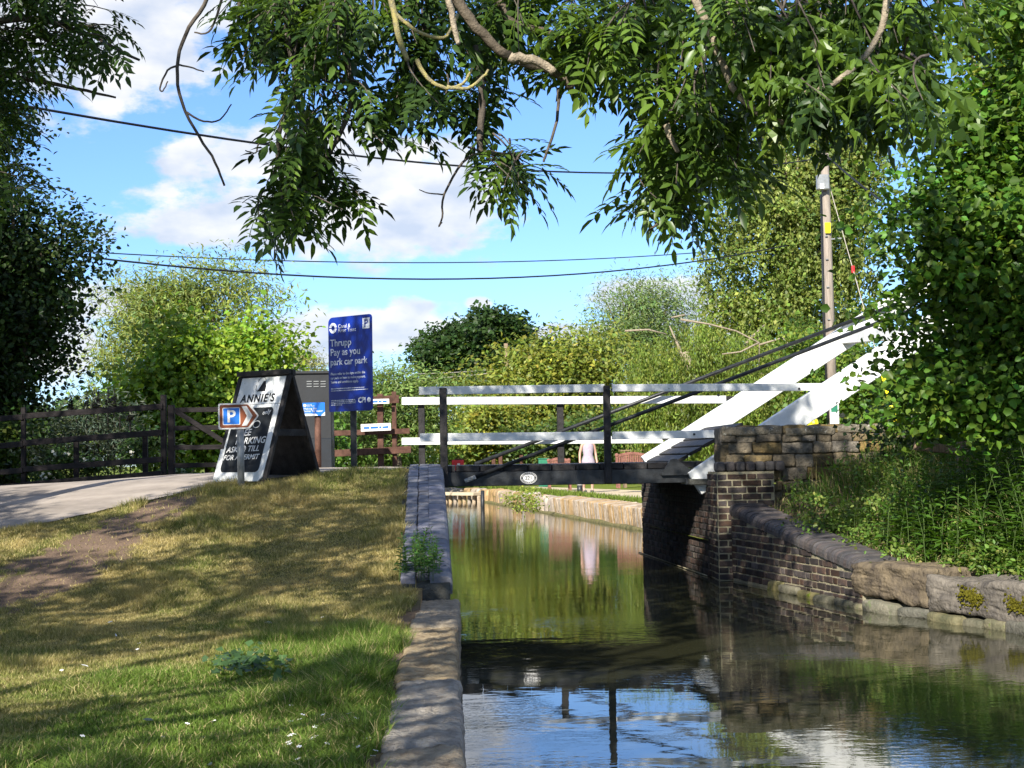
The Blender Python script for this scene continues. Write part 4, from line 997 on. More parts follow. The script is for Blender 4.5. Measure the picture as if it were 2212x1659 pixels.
# ------------------------------------------------------------------ utility pole, stay, cables
YP = 34.0
pt = PY(1781, 332, YP); pbm = PY(1799, 918, YP)
dirp = (pt-pbm).normalized(); base = pbm-dirp*((pbm.z-ZF)/dirp.z)
up_ = thing('utility_pole', 'weathered wooden utility pole with grey box standing behind the bridge beams', 'pole', base)
tube('pole', [base, base.lerp(pt, 0.5), pt], [0.125, 0.11, 0.09], pmat('pole_wood', (0.27, 0.23, 0.19), 0.85, 0.2, 5, 0.4, 0.15, stretch=(6, 6, 0.5)), up_, seg=14)
bx = PY(1777, 394, YP-0.16); box('junction_box', bx, 0.27, 0.16, 0.34, STEELGREY, up_, 0.02)
bx2 = PY(1776, 402, YP-0.25); box('label', bx2, 0.09, 0.01, 0.12, SIGNWHITE, up_, 0.002)
yb_ = PY(1786, 492, YP-0.14); prism('warning_plate', roundpoly(0.13, 0.24, 0.02), 0, 0.01, YELLOW, up_, frame((yb_.x+0.02, YP-0.14, yb_.z), (1, 0, 0), (0, -1, 0)))
wnp = PY(1803, 890, YP-0.2); prism('white_notice', roundpoly(0.20, 0.52, 0.01), 0, 0.01, SIGNWHITE, up_, frame((wnp.x, YP-0.17, wnp.z), (1, 0, 0), (0, -1, 0)))
prism('green_print', roundpoly(0.15, 0.16, 0.01), 0.01, 0.013, GREENP, up_, frame((wnp.x, YP-0.17, wnp.z+0.08), (1, 0, 0), (0, -1, 0)))
tube('conduit', [PY(1773, 420, YP-0.1), PY(1779, 700, YP-0.12), PY(1789, 915, YP-0.13)], 0.02, CABLE, up_, seg=6)
for v in (510, 560, 620, 690):
    q = PY(1785+(v-510)*0.03, v, YP-0.12); box('staple', q, 0.06, 0.03, 0.02, STEELGREY, up_, 0.003)
q = PY(1791, 517, YP-0.05); beam('bracket', q, q+Vector((0.28, 0, 0.02)), 0.03, 0.03, STEELGREY, up_, 0.004)
# stay wire with yellow guard
s0 = PY(1792, 402, YP); s1 = PY(1942, 935, YP-3); 
d = (s1-s0); s2 = s0+d*((ZF-s0.z)/d.z)
st = thing('pole_stay', 'thin stay wire with yellow guard slanting down from the utility pole', 'stay wire', s2)
tube('wire', [s0, s2], 0.010, STEELWIRE, st, seg=6)
g0 = s0.lerp(s1, 0.78); g1_ = s0.lerp(s1, 1.0); tube('guard', [g0, g1_], 0.045, YELLOW, st, seg=8)
q = s0.lerp(s1, 0.36); bmq = boxmesh('insulator', 0.07, 0.07, 0.16, RED, 0.02, 2); ob('insulator', bmq, st, Matrix.Translation(q))
def catenary(a, b, sag, n=24): return [a.lerp(b, i/n)-Vector((0, 0, sag*4*(i/n)*(1-i/n))) for i in range(n+1)]
c1 = ob('overhead_cable', None)
COL.objects.unlink(c1); bpy.data.objects.remove(c1)
tube('overhead_cable', catenary(PY(-60, 208, 16), PY(1774, 341, YP), 0.55), 0.015, CABLE, None, 6, label='upper black cable sagging from the left treetop to the utility pole top', cat='cable')
tube('overhead_cable', catenary(PY(-40, 528, 44), PY(1700, 528, 60), 0.62), 0.019, CABLE, None, 6, label='thinner upper wire of the pair crossing the sky below the cloud', cat='cable')
tube('overhead_cable', catenary(PY(-40, 524, 38), PY(1700, 530, 54), 1.05), 0.026, CABLE, None, 6, label='lower thicker wire of the pair crossing the sky below the cloud', cat='cable')
tube('overhead_cable', catenary(pt+Vector((0.05, 0, -0.05)), PY(2300, 640, 22), 0.3), 0.02, CABLE, None, 6, label='black cable running down right from the pole top into the trees', cat='cable')
for (uu, vv, Yy) in ((-62, 200, 16), ):
    q = PY(uu, vv, Yy); pl = thing('utility_pole', 'dark wooden pole outside the left edge carrying the cables', 'pole', (q.x, q.y, 1)); tube('pole', [(q.x, q.y, 0.2), (q.x, q.y, q.z+0.3)], [0.13, 0.1], WOOD, pl, seg=10)
# far pole above the dark oak
q0 = PY(1093, 742, 95); q1 = PY(1094, 800, 95)
dp = thing('utility_pole', 'small distant wooden pole rising in front of the dark oak tree', 'pole', (q1.x, 95, ZF)); tube('pole', [(q1.x, 95, ZF), (q0.x, 95, q0.z)], 0.13, WOOD, dp, seg=8)
tube('overhead_cable', catenary(PY(1090, 795, 95), PY(860, 808, 90), 0.1, 8), 0.028, STEELWIRE, None, 5, label='upper pale wire leaving the distant pole towards the left', cat='cable')
tube('overhead_cable', catenary(PY(1090, 802, 95), PY(860, 820, 90), 0.1, 8), 0.028, STEELWIRE, None, 5, label='lower pale wire leaving the distant pole towards the left', cat='cable')

# ------------------------------------------------------------------ things on the far bank
# person
Yp_ = 41.3
pf = PZ(1272, 1064, ZF); 
pers = thing('person', 'person in a pale pink sleeveless dress walking on the far towpath', 'person', (pf.x, pf.y, ZF))
def skinbody(name, verts, edges, radii, root, mat, parent, origin, sub=1, rz=0):
    me = bpy.data.meshes.new(name); me.from_pydata(verts, edges, []); me.materials.append(mat)
    o = bpy.data.objects.new('tmp', me); COL.objects.link(o)
    md = o.modifiers.new('s', 'SKIN'); sd = o.modifiers.new('u', 'SUBSURF'); sd.levels = sub; sd.render_levels = sub
    lay = me.skin_vertices[0].data
    for i, r in enumerate(radii): lay[i].radius = r if isinstance(r, tuple) else (r, r)
    for i in range(len(verts)): lay[i].use_root = (i == root)
    dg = bpy.context.evaluated_depsgraph_get(); m2 = bpy.data.meshes.new_from_object(o.evaluated_get(dg)); m2.name = name
    bpy.data.objects.remove(o); m2.materials.clear(); m2.materials.append(mat); m2.polygons.foreach_set('use_smooth', [True]*len(m2.polygons))
    return ob(name, m2, parent, Matrix.Translation(origin) @ Matrix.Rotation(rz, 4, 'Z'))
Z = 1.0
bvts = [(0, 0, .92), (0, 0, 1.08), (0, 0, 1.28), (0, 0.01, 1.42), (0, 0, 1.50), (0, -0.01, 1.56), (0, -.01, 1.63),
      (.09, 0, .86), (.10, -.10, .48), (.09, -.04, .08), (.09, -.17, .03),
      (-.09, 0, .86), (-.09, .10, .47), (-.09, .24, .12), (-.09, .14, .04),
      (.17, 0, 1.38), (.23, .04, 1.12), (.24, -.04, .90), (.24, -.08, .82),
      (-.17, 0, 1.38), (-.24, .02, 1.12), (-.26, -.05, .90), (-.26, -.09, .82)]
bed_ = [(0, 1), (1, 2), (2, 3), (3, 4), (4, 5), (5, 6), (0, 7), (7, 8), (8, 9), (9, 10), (0, 11), (11, 12), (12, 13), (13, 14), (3, 15), (15, 16), (16, 17), (17, 18), (3, 19), (19, 20), (20, 21), (21, 22)]
brd = [(.15, .11), (.12, .09), (.15, .10), (.10, .07), .05, (.085, .10), (.08, .09), .085, .058, .04, .035, .085, .058, .04, .035, .05, .04, .03, .035, .05, .04, .03, .035]
skinbody('body', bvts, bed_, brd, 0, SKIN, pers, pers.location, 1, 0.15)
# dress as a lofted shell
V = []; Fc = []
rings = [(1.42, .10, .075), (1.36, .155, .11), (1.25, .165, .125), (1.08, .135, .11), (.95, .18, .14), (.80, .22, .17), (.62, .26, .20)]
for (z, a, b) in rings:
    for i in range(16): an = 2*math.pi*i/16; k = 1+0.05*math.sin(an*5)*(z < 1.0); V.append((a*k*math.cos(an), b*k*math.sin(an), z))
for r_ in range(len(rings)-1):
    for i in range(16): j = (i+1) % 16; Fc.append((r_*16+i, r_*16+j, (r_+1)*16+j, (r_+1)*16+i))
ob('dress', mkmesh('dress', V, Fc, DRESS, True), pers, Matrix.Translation(pers.location))
bm = bmesh.new(); bmesh.ops.create_icosphere(bm, subdivisions=2, radius=0.115, matrix=Matrix.Translation((0, 0.03, 1.60)) @ Matrix.Diagonal((0.9, 0.95, 1.1, 1)))
me = bpy.data.meshes.new('hair'); bm.to_mesh(me); bm.free(); me.materials.append(HAIR); ob('hair', me, pers, Matrix.Translation(pers.location))
for (x, y) in ((.09, -.1), (-.09, .2)): box('shoe', pers.location+Vector((x, y, .035)), .09, .24, .07, SHOE, pers, .02, seg=2)

bo = PZ(1253, 1070, ZF); bt = thing('bollard', 'short black bollard with white top beside the person on the far bank', 'bollard', bo)
tube('post', [bo, bo+Vector((0, 0, .27))], 0.075, BLACK, bt, 12); tube('white_cap', [bo+Vector((0, 0, .27)), bo+Vector((0, 0, .32))], 0.078, SIGNWHITE, bt, 12)
# black mooring post in the water
mp = PZ(1043, 1098, 0.0); mt_ = thing('mooring_post', 'thin black mooring post standing in the water by the far bank', 'post', (mp.x, mp.y, 0)); tube('post', [(mp.x, mp.y, -.4), (mp.x, mp.y, .52)], .055, BLACK, mt_, 8)
# concrete staging on the far left of the water
a = PZ(930, 1083, 0); stg = thing('landing_stage', 'pale concrete landing stage edge at the far end of the water', 'landing', (a.x, a.y, 0))
p0 = PZ(900, 1084, 0); p1 = PZ(1040, 1086, 0); beam('edge_slab', p0+Vector((0, .3, .28)), p1+Vector((0, .3, .28)), .7, .10, PATHM, stg, .01); 
for k in range(14): q = p0.lerp(p1, (k+.5)/14); box('pile', q+Vector((0, .15, .02)), .12, .1, .42, FARSTONE, stg, .03)
# red lifebuoy housing
rbx = PY(989, 1000, 55.5); rz_ = thing('lifebuoy_box', 'tall red rescue box with white lettering on a post by the far bank', 'rescue box', (rbx.x, 55.5, ZF))
box('post', (rbx.x, 55.6, 0.9), .08, .08, 1.0, BROWNFENCE, rz_); box('housing', (rbx.x, 55.45, 1.06), .44, .18, .72, RED, rz_, .04, seg=2)
box('lid', (rbx.x+.03, 55.45, 1.44), .30, .16, .05, BROWNFENCE, rz_, .01)
scribble(rz_, frame((rbx.x+0.045, 55.355, 1.06), (0, 0, 1), (0, -1, 0)), -.27, -.03, .50, .11, SIGNWHITE, 7, z=.003)
# white sign post by the far bank
wp = PY(1121, 1020, 52.6); wpt = thing('marker_post', 'white marker post on the far bank hidden behind the bridge girder', 'post', (wp.x, 52.6, ZF)); box('panel', (wp.x, 52.6, .88), .24, .04, .55, SIGNWHITE, wpt); box('post', (wp.x, 52.64, .65), .06, .05, .5, WOOD, wpt)
for (u, v, h, lab) in ((1066, 984, .10, 'brown timber post left of the tie rod on the far bank'), (1081, 985, .10, 'brown timber post just behind the tie rod on the far bank'), (1126, 983, .08, 'thin brown timber post behind the tie rod base')):
    q = PY(u, v, 58); pp = thing('timber_post', lab, 'post', (q.x, 58, ZF), 'timber posts on the far bank'); box('post', (q.x, 58, (ZF+q.z)/2), .14, .14, q.z-ZF, BROWNFENCE, pp, .01)
# green bin
q = PY(1174, 992, 54); gb = thing('green_bin', 'small green litter bin showing above the bridge deck', 'bin', (q.x, 54, ZF)); box('body', (q.x, 54, (ZF+q.z)/2), .36, .36, q.z-ZF, GREENP, gb, .03, seg=2); box('lid', (q.x, 54, q.z+.015), .40, .40, .04, GREENP, gb, .01)
# benches
def bench(u0, u1, v, Y, lab, mat, n):
    a = PY(u0, v, Y); b = PY(u1, v, Y); w = b.x-a.x; t = thing('park_bench', lab, 'bench', ((a.x+b.x)/2, Y, ZF), 'benches on the far bank'); zt_ = a.z
    zs_ = zt_-.48; zg = zs_-.42
    for x in (a.x+.03, b.x-.03):
        box('leg', (x, Y, (zg+zt_)/2), .07, .07, zt_-zg, mat, t); box('leg', (x, Y-.5, (zg+zs_)/2+.1), .06, .06, zs_-zg+.2, mat, t); box('armrest', (x, Y-.26, zs_+.22), .06, .5, .04, mat, t)
        bm = bmesh.new(); bmesh.ops.create_icosphere(bm, subdivisions=2, radius=.06, matrix=Matrix.Translation((x, Y, zt_+.02))); me = bpy.data.meshes.new('knob'); bm.to_mesh(me); bm.free(); me.materials.append(mat); ob('knob', me, t)
    for k in range(4): box('seat_slat', ((a.x+b.x)/2, Y-.08-k*.13, zs_), w, .1, .03, mat, t)
    for k in range(n):
        x = a.x+w*(k+.7)/(n+.4); hh = .06*math.sin(math.pi*(k+.5)/n); box('back_slat', (x, Y, zs_+.26+hh/2), .05, .025, .36+hh, mat, t)
    nn = 6
    for k in range(nn):
        t0, t1 = k/nn, (k+1)/nn; A = Vector((a.x+w*t0, Y, zt_-.02+.09*math.sin(math.pi*t0))); B = Vector((a.x+w*t1, Y, zt_-.02+.09*math.sin(math.pi*t1))); beam('top_rail', A, B, .05, .08, mat, t, .004)
bench(1330, 1400, 985, 43, 'reddish wooden bench with arched slatted back seen above the bridge deck', BENCHWOOD, 14)
bench(1183, 1231, 996, 47, 'brown wooden bench with round knobs left of the person', BENCHWOOD, 12)
# pub table in the dark
q = PY(1375, 973, 50); tb = thing('picnic_table', 'pale topped picnic table in the shade behind the arched bench', 'table', (q.x, 50, ZF)); box('table_top', q, 1.1, .7, .05, WOOD, tb)
for x in (-.4, .4): box('leg', (q.x+x, 50, (ZF+q.z)/2), .08, .5, q.z-ZF, WOOD, tb)
# yellow grit bin
q = PY(1756, 912, 26); yb2 = thing('grit_bin', 'bright yellow rounded grit bin peeping over the stone parapet', 'grit bin', (q.x, 26, ZF))
box('body', (q.x, 26, 1.02), .18, .3, 1.2, YELLOW, yb2, .02, seg=2); 
bm = bmesh.new(); bmesh.ops.create_uvsphere(bm, u_segments=14, v_segments=8, radius=.095, matrix=Matrix.Translation((q.x, 26, 1.93)) @ Matrix.Diagonal((1, 1.4, 1.15, 1))); me = bpy.data.meshes.new('lid'); bm.to_mesh(me); bm.free(); me.materials.append(YELLOW); ob('lid', me, yb2); box('neck', (q.x, 26, 1.74), .17, .26, .36, YELLOW, yb2, .03, seg=2)
# cottage behind the hedge at right
ch = thing('stone_cottage', 'low stone cottage with brown tiled roof glimpsed behind the right hand trees', 'cottage', (PY(2010, 900, 42).x, 44, ZF))
q = PY(2010, 905, 42); box('wall', (q.x+1.2, 44.2, ZF+.9), 5.6, 3.6, 1.8, HOUSE, ch, .01)
ez = ZF+1.8; 
for r_ in range(7):
    for c_ in range(14):
        s_ = r_*.27
        box('tile', (q.x-1.75+c_*.42+(r_ % 2)*.2, 42.1+s_*.86, ez+.02+s_*.55), .40, .34, .035, ROOFT, ch, .006, rx=.56)

# ------------------------------------------------------------------ vegetation builders
def clumps(lobes, n, rng, shell=0.55):
    """random clump centres inside ellipsoid lobes (cx,cy,cz,rx,ry,rz), favouring the outer shell"""
    vol = np.array([l[3]*l[4]*l[5] for l in lobes])**0.75; pk = rng.choice(len(lobes), n, p=vol/vol.sum()); L = np.array(lobes)[pk]
    d = unit(rng.normal(size=(n, 3))); r = shell+(1-shell)*rng.random(n)**0.7; r = np.where(rng.random(n) < 0.25, rng.random(n)**0.5, r)
    return L[:, :3]+d*L[:, 3:]*r[:, None], d
def crown(name, parent, lobes, ncl, per, size, col, mat=LEAF, seed=0, droop=0.0, spread=0.35, aspect=0.5, hue=0.12, flat=0.6, shell=0.55, col2=None, rnd=False):
    rng = np.random.default_rng(seed)
    if ncl > 150:
        extra = []
        for l in lobes:
            for q in range(4):
                d_ = unit(rng.normal(size=(1, 3)))[0]; d_[1] *= 0.6; d_[2] = d_[2]*0.8+0.2; f_ = rng.uniform(0.22, 0.42); k_ = rng.uniform(0.85, 1.12)
                extra.append((l[0]+d_[0]*l[3]*k_, l[1]+d_[1]*l[4]*k_, l[2]+d_[2]*l[5]*k_, l[3]*f_, l[4]*f_, l[5]*f_))
        lobes = list(lobes)+extra
    if ncl > 150:
        nb = ncl//6; C0, D0 = clumps(lobes, nb, rng, shell); pk = rng.integers(0, nb, ncl); C = C0[pk]+rng.normal(size=(ncl, 3))*spread*np.array([1.25, 1.25, 0.8]); D = D0[pk]
    else: C, D = clumps(lobes, ncl, rng, shell)
    N = ncl*per; Cc = np.repeat(C, per, 0); Dd = np.repeat(D, per, 0)
    o = rng.normal(size=(N, 3))*spread; o[:, 2] *= flat
    P = Cc+o
    A = rng.normal(size=(N, 3)); A[:, 2] = A[:, 2]*0.6-0.35-droop; A += Dd*0.35
    Nn = rng.normal(size=(N, 3))*0.5+np.array([0, 0, 0.35])+Dd*0.4+np.array(SUN_POS)*0.75
    L = size*(0.7+0.6*rng.random(N)); W = L*aspect*(0.8+0.4*rng.random(N))
    tone = np.repeat((1+hue*2*rng.normal(size=ncl)).clip(.55, 1.6), per)[:, None]
    c = np.array(col)[None]*tone*(1+0.22*rng.normal(size=(N, 1))).clip(.5, 1.7)
    if col2 is not None:
        k = np.repeat(rng.random(ncl) < 0.4, per)[:, None]*np.clip(rng.random((N, 1))*1.4, 0, 1); c = c*(1-k)+np.array(col2)*tone*k
    c[:, 0] *= (1+hue*rng.normal(size=N)).clip(.7, 1.5)
    if C[:, 1].mean() > 30 and col[1] > 0.07: c = c*1.28
    return ob(name, (roundleaf if rnd else leafmesh)(name, P, A, Nn, L, W, c.clip(0, 1), mat), parent)
def strands(name, parent, lobes, nst, per, size, col, seed=0, length=(1, 2.5), aspect=0.28, hue=0.12, upper=True, sway=0.15, mat=LEAF, col2=None, zmin=0.6):
    """weeping foliage: leaves along hanging strands"""
    rng = np.random.default_rng(seed); nb = nst//16; C0, D0 = clumps(lobes, nb, rng, 0.7); pk = rng.integers(0, nb, nst); C = C0[pk]+rng.normal(size=(nst, 3))*np.array([0.22, 0.22, 0.16]); D = D0[pk]
    Ls = length[0]+(length[1]-length[0])*rng.random(nst); t = rng.random((nst, per))
    dx = rng.normal(size=(nst, 2))*sway
    P = np.empty((nst, per, 3)); P[:, :, 0] = C[:, 0:1]+dx[:, 0:1]*t*Ls[:, None]+rng.normal(size=(nst, per))*0.035*length[1]/2
    P[:, :, 1] = C[:, 1:2]+dx[:, 1:2]*t*Ls[:, None]+rng.normal(size=(nst, per))*0.06
    P[:, :, 2] = C[:, 2:3]-t*Ls[:, None]; P = P.reshape(-1, 3); P[:, 2] = np.maximum(P[:, 2], zmin+rng.random(len(P))*0.3)
    N = len(P); A = rng.normal(size=(N, 3))*0.45; A[:, 2] -= 0.9
    Nn = rng.normal(size=(N, 3))*0.7+np.array(SUN_POS)*0.9
    L = size*(0.7+0.6*rng.random(N)); W = L*aspect
    tone = np.repeat(((1+hue*2.0*rng.normal(size=nb))[pk]*(1+hue*rng.normal(size=nst))).clip(.5, 1.6), per)[:, None]; c = np.array(col)[None]*tone*(1+0.2*rng.normal(size=(N, 1))).clip(.5, 1.6)
    if col2 is not None: k = np.repeat(rng.random(nst) < 0.35, per)[:, None]; c = np.where(k, np.array(col2)*tone, c)
    c = c*1.28
    return ob(name, leafmesh(name, P, A, Nn, L, W, c.clip(0, 1), mat), parent)
def trunkgeo(base, lobes, r, rng, nl=7, mat=BARK, name='trunk', parent=None, lean=0.0):
    ac = Acc(); top = Vector(lobes[0][:3]); b = Vector(base)
    mid = b.lerp(top, 0.5)+Vector((lean, 0, 0)); ac.add(tubegeo(bez(b, mid, top, 8), [r*(1-0.75*i/8) for i in range(9)], 9))
    for k in range(nl):
        l = lobes[k % len(lobes)]; t = rng.uniform(0.25, 0.8); s_ = b.lerp(top, t)
        e = Vector((l[0]+rng.uniform(-.7, .7)*l[3], l[1]+rng.uniform(-.7, .7)*l[4], l[2]+rng.uniform(-.3, .8)*l[5])); m_ = s_.lerp(e, 0.5)+Vector((0, 0, 0.1*(e-s_).length))
        ac.add(tubegeo(bez(s_, m_, e, 6), [r*0.42*(1-0.85*i/6)*(1-t*0.4) for i in range(7)], 6))
    return ob(name, ac.mesh(name, mat), parent)
def lob(list_, Y, dy=1.0):
    """ellipsoids from picture ellipses (u, v, ru, rv[, depth offset]) at distance Y"""
    out = []
    for e in list_:
        u, v, ru, rv_ = e[:4]; YY = Y+(e[4] if len(e) > 4 else 0); c = PY(u, v, YY); k = YY/FPX; out.append((c.x, c.y, c.z, ru*k, min(ru, rv_*1.4)*k*dy, rv_*k))
    return out
def tree(name, label, cat, base, lobes, r, seed, crown_kw, strand_kw=None, nl=7, bark=BARK, group=None):
    t = thing(name, label, cat, base, group); rng = random.Random(seed)
    trunkgeo(base, lobes, r, rng, nl, bark, 'trunk', t)
    if crown_kw: crown('crown', t, lobes, seed=seed, **crown_kw)
    if strand_kw: strands('crown' if not crown_kw else 'hanging_shoots', t, lobes, seed=seed+1, **strand_kw)
    return t
def gpos(u, v, Y, z=ZF): p = PY(u, v, Y); return (p.x, Y, z)

# --- left: pale willow and bright maple behind the fence
L1 = lob([(380, 690, 120, 90), (470, 640, 90, 70), (300, 760, 90, 100), (420, 820, 150, 110), (520, 720, 70, 90), (260, 860, 60, 80), (340, 650, 70, 60), (430, 600, 40, 34)], 46)
tree('willow_tree', 'pale feathery willow rising behind the left fence', 'tree', gpos(400, 950, 46), L1, 0.35, 101,
     dict(ncl=1150, per=26, size=0.20, col=(0.155, 0.19, 0.045), spread=0.32, aspect=0.22, droop=0.3, flat=0.9, shell=0.35, col2=(0.12, 0.165, 0.06)),
     dict(nst=500, per=18, size=0.19, col=(0.16, 0.20, 0.05), length=(0.5, 1.3), aspect=0.2, zmin=0.6))
L2 = lob([(430, 830, 110, 90), (530, 790, 85, 80), (350, 880, 80, 80), (480, 920, 150, 80), (590, 760, 45, 60), (420, 760, 80, 60), (310, 940, 90, 60), (560, 880, 70, 90)], 33)
tree('maple_tree', 'bright yellow green field maple in front of the pale willow', 'tree', gpos(470, 960, 33), L2, 0.22, 102,
     dict(rnd=True, ncl=950, per=30, size=0.12, col=(0.125, 0.20, 0.022), spread=0.26, aspect=0.8, shell=0.5, col2=(0.17, 0.24, 0.025)))
L2b = lob([(655, 775, 30, 28), (690, 790, 30, 22), (640, 810, 30, 20)], 60)
tree('sapling', 'small pale tree showing between the willow and the blue sign', 'tree', gpos(670, 930, 60), L2b, 0.08, 103, dict(ncl=90, per=22, size=0.16, col=(0.18, 0.19, 0.07), spread=0.3, aspect=0.25, shell=0.2))
L3 = lob([(850, 850, 60, 50), (900, 840, 60, 45), (820, 890, 60, 60), (880, 910, 80, 60), (770, 930, 60, 60), (930, 880, 60, 60)], 52)
tree('willow_tree', 'pale green bushy willow right of the blue car park sign', 'tree', gpos(860, 980, 52), L3, 0.2, 104, dict(ncl=520, per=26, size=0.19, col=(0.115, 0.165, 0.045), spread=0.3, aspect=0.28, shell=0.4))
# dark oak
L4 = lob([(1040, 740, 80, 55), (970, 770, 60, 50), (1110, 760, 65, 50), (1040, 800, 110, 55), (930, 810, 30, 30), (1150, 800, 30, 40), (1010, 710, 35, 26), (1085, 710, 45, 26)], 105)
tree('oak_tree', 'dark green rounded oak far behind the bridge', 'tree', gpos(1040, 950, 105), L4, 0.5, 105, dict(ncl=1000, per=26, size=0.34, col=(0.030, 0.062, 0.014), spread=0.42, aspect=0.7, shell=0.75, hue=0.1))
# yellow green bush tree behind middle of bridge
L5 = lob([(1180, 775, 60, 40), (1300, 770, 40, 50), (1060, 880, 50, 50), (1340, 840, 50, 60), (1170, 810, 100, 55), (1260, 790, 60, 55), (1120, 840, 70, 50), (1230, 860, 110, 60), (1150, 900, 110, 60), (1290, 890, 70, 60)], 62)
tree('thorn_tree', 'yellow green thorn tree filling the view over the middle of the bridge', 'tree', gpos(1210, 960, 62), L5, 0.25, 106, dict(ncl=900, per=26, size=0.21, col=(0.15, 0.17, 0.028), spread=0.5, aspect=0.5, shell=0.6, col2=(0.11, 0.15, 0.025)))
# hedge band behind the far bank
def hedge(label, pts, Y, n, col, seed, col2=None, size=0.16):
    L = lob(pts, Y); t = thing('hedge_shrub', label, 'shrub', (L[0][0], Y, ZF)); crown('foliage', t, L, n, 28, size, col, seed=seed, spread=0.26, aspect=0.65, shell=0.7, col2=col2)
    trunkgeo((L[0][0], Y, ZF), L, 0.06, random.Random(seed), 4, BARK, 'stem', t)
hedge('light green shrub on the far bank behind the left bridge posts', [(830, 960, 70, 50), (900, 970, 60, 45), (760, 970, 60, 50), (700, 960, 60, 50)], 57, 420, (0.09, 0.16, 0.025), 111)
hedge('olive green shrub on the far bank behind the tie rods', [(1010, 930, 80, 60), (1090, 930, 80, 65), (980, 975, 70, 40), (1060, 970, 90, 45)], 60, 620, (0.13, 0.165, 0.030), 112, (0.20, 0.20, 0.03))
hedge('dark leafy shrub on the far bank left of the person', [(1170, 960, 70, 50), (1240, 950, 60, 50), (1300, 965, 60, 45)], 59, 420, (0.05, 0.085, 0.020), 113, (0.12, 0.14, 0.03))
hedge('deep green shrub behind the arched bench', [(1380, 950, 70, 45), (1440, 940, 60, 50), (1510, 960, 60, 40)], 56, 400, (0.045, 0.085, 0.016), 114)
hedge('low green shrub in front of the field gate end', [(600, 960, 50, 50), (660, 965, 50, 50)], 40, 220, (0.07, 0.14, 0.02), 115)
# willow masses to the right of centre
L6 = lob([(1360, 650, 60, 55), (1330, 720, 70, 70), (1430, 700, 80, 80), (1290, 760, 60, 50), (1400, 780, 100, 80), (1480, 650, 50, 60)], 75)
tree('willow_tree', 'tall soft green willow with airy top behind the weeping shoots', 'tree', gpos(1390, 950, 75), L6, 0.4, 107, dict(ncl=1000, per=24, size=0.24, col=(0.12, 0.17, 0.06), spread=0.45, aspect=0.22, droop=0.2, flat=0.9, shell=0.3))
L7 = lob([(1480, 760, 130, 75), (1590, 780, 120, 85), (1400, 800, 80, 60), (1660, 820, 90, 80), (1540, 840, 180, 60), (1700, 740, 70, 70)], 48)
tree('weeping_willow', 'broad weeping willow with curtains of hanging shoots behind the white rails', 'tree', gpos(1560, 960, 48), L7, 0.4, 108, None, dict(nst=3300, per=28, size=0.13, col=(0.105, 0.155, 0.026), length=(0.9, 2.8), aspect=0.3, zmin=0.7, col2=(0.16, 0.185, 0.035)), bark=BARK_PALE)
# pale dead branches on the willow
ac = Acc(); rg = random.Random(8)
for (pts) in ([(1470, 690), (1530, 700), (1590, 715), (1640, 740), (1640, 790)], [(1480, 680), (1450, 686)], [(1640, 740), (1600, 760), (1560, 765)], [(1640, 745), (1690, 730), (1720, 760)], [(1350, 715), (1400, 712), (1440, 722)]):
    P_ = [PY(u, v, 45.4) for (u, v) in pts]; ac.add(tubegeo(P_, [0.035*(1-0.7*i/len(P_)) for i in range(len(P_))], 5))
wl_t = [o for o in bpy.data.objects if o.name.startswith('weeping_willow')][0]
ob('dead_branch', ac.mesh('dead_branch', BARK_PALE), wl_t)
# tall birch
L8 = lob([(1700, 330, 110, 90), (1600, 420, 80, 110), (1720, 470, 130, 120), (1640, 580, 120, 110), (1780, 400, 110, 140), (1780, 600, 110, 130), (1850, 480, 70, 150), (1700, 220, 80, 70), (1840, 300, 60, 110), (1730, 120, 70, 70), (1780, 20, 60, 80), (1590, 690, 70, 60), (1730, 700, 110, 60)], 58)
tree('birch_tree', 'tall weeping birch towering behind the utility pole', 'tree', gpos(1740, 950, 58), L8, 0.35, 109, dict(ncl=1500, per=26, size=0.17, col=(0.12, 0.165, 0.034), spread=0.33, aspect=0.6, droop=0.3, shell=0.5, col2=(0.14, 0.16, 0.04)), dict(nst=1700, per=24, size=0.155, col=(0.17, 0.20, 0.05), length=(0.8, 2.4), aspect=0.55, zmin=1.0, col2=(0.07, 0.10, 0.02)), bark=BARK_PALE)
L9 = lob([(1760, 780, 60, 60), (1850, 800, 70, 60), (1900, 860, 80, 60), (1800, 880, 60, 50), (1960, 800, 70, 80)], 40)
hd = thing('ivy_shrub', 'broad leaved green shrub around the foot of the utility pole', 'shrub', (L9[0][0], 40, ZF)); crown('foliage', hd, L9, 620, 28, 0.12, (0.07, 0.13, 0.018), seed=120, spread=0.24, aspect=0.8, col2=(0.14, 0.18, 0.03))
# a far treeline as one mass
LF = lob([(-200, 930, 300, 45), (200, 930, 250, 50), (600, 930, 260, 45), (950, 930, 200, 40), (1250, 930, 260, 45), (1700, 900, 400, 90), (2300, 850, 400, 140)], 130)
crown('treeline', None, LF, 1500, 14, 0.8, (0.06, 0.10, 0.025), seed=130, spread=0.9, aspect=0.8); o = bpy.data.objects['treeline']; o['kind'] = 'stuff'

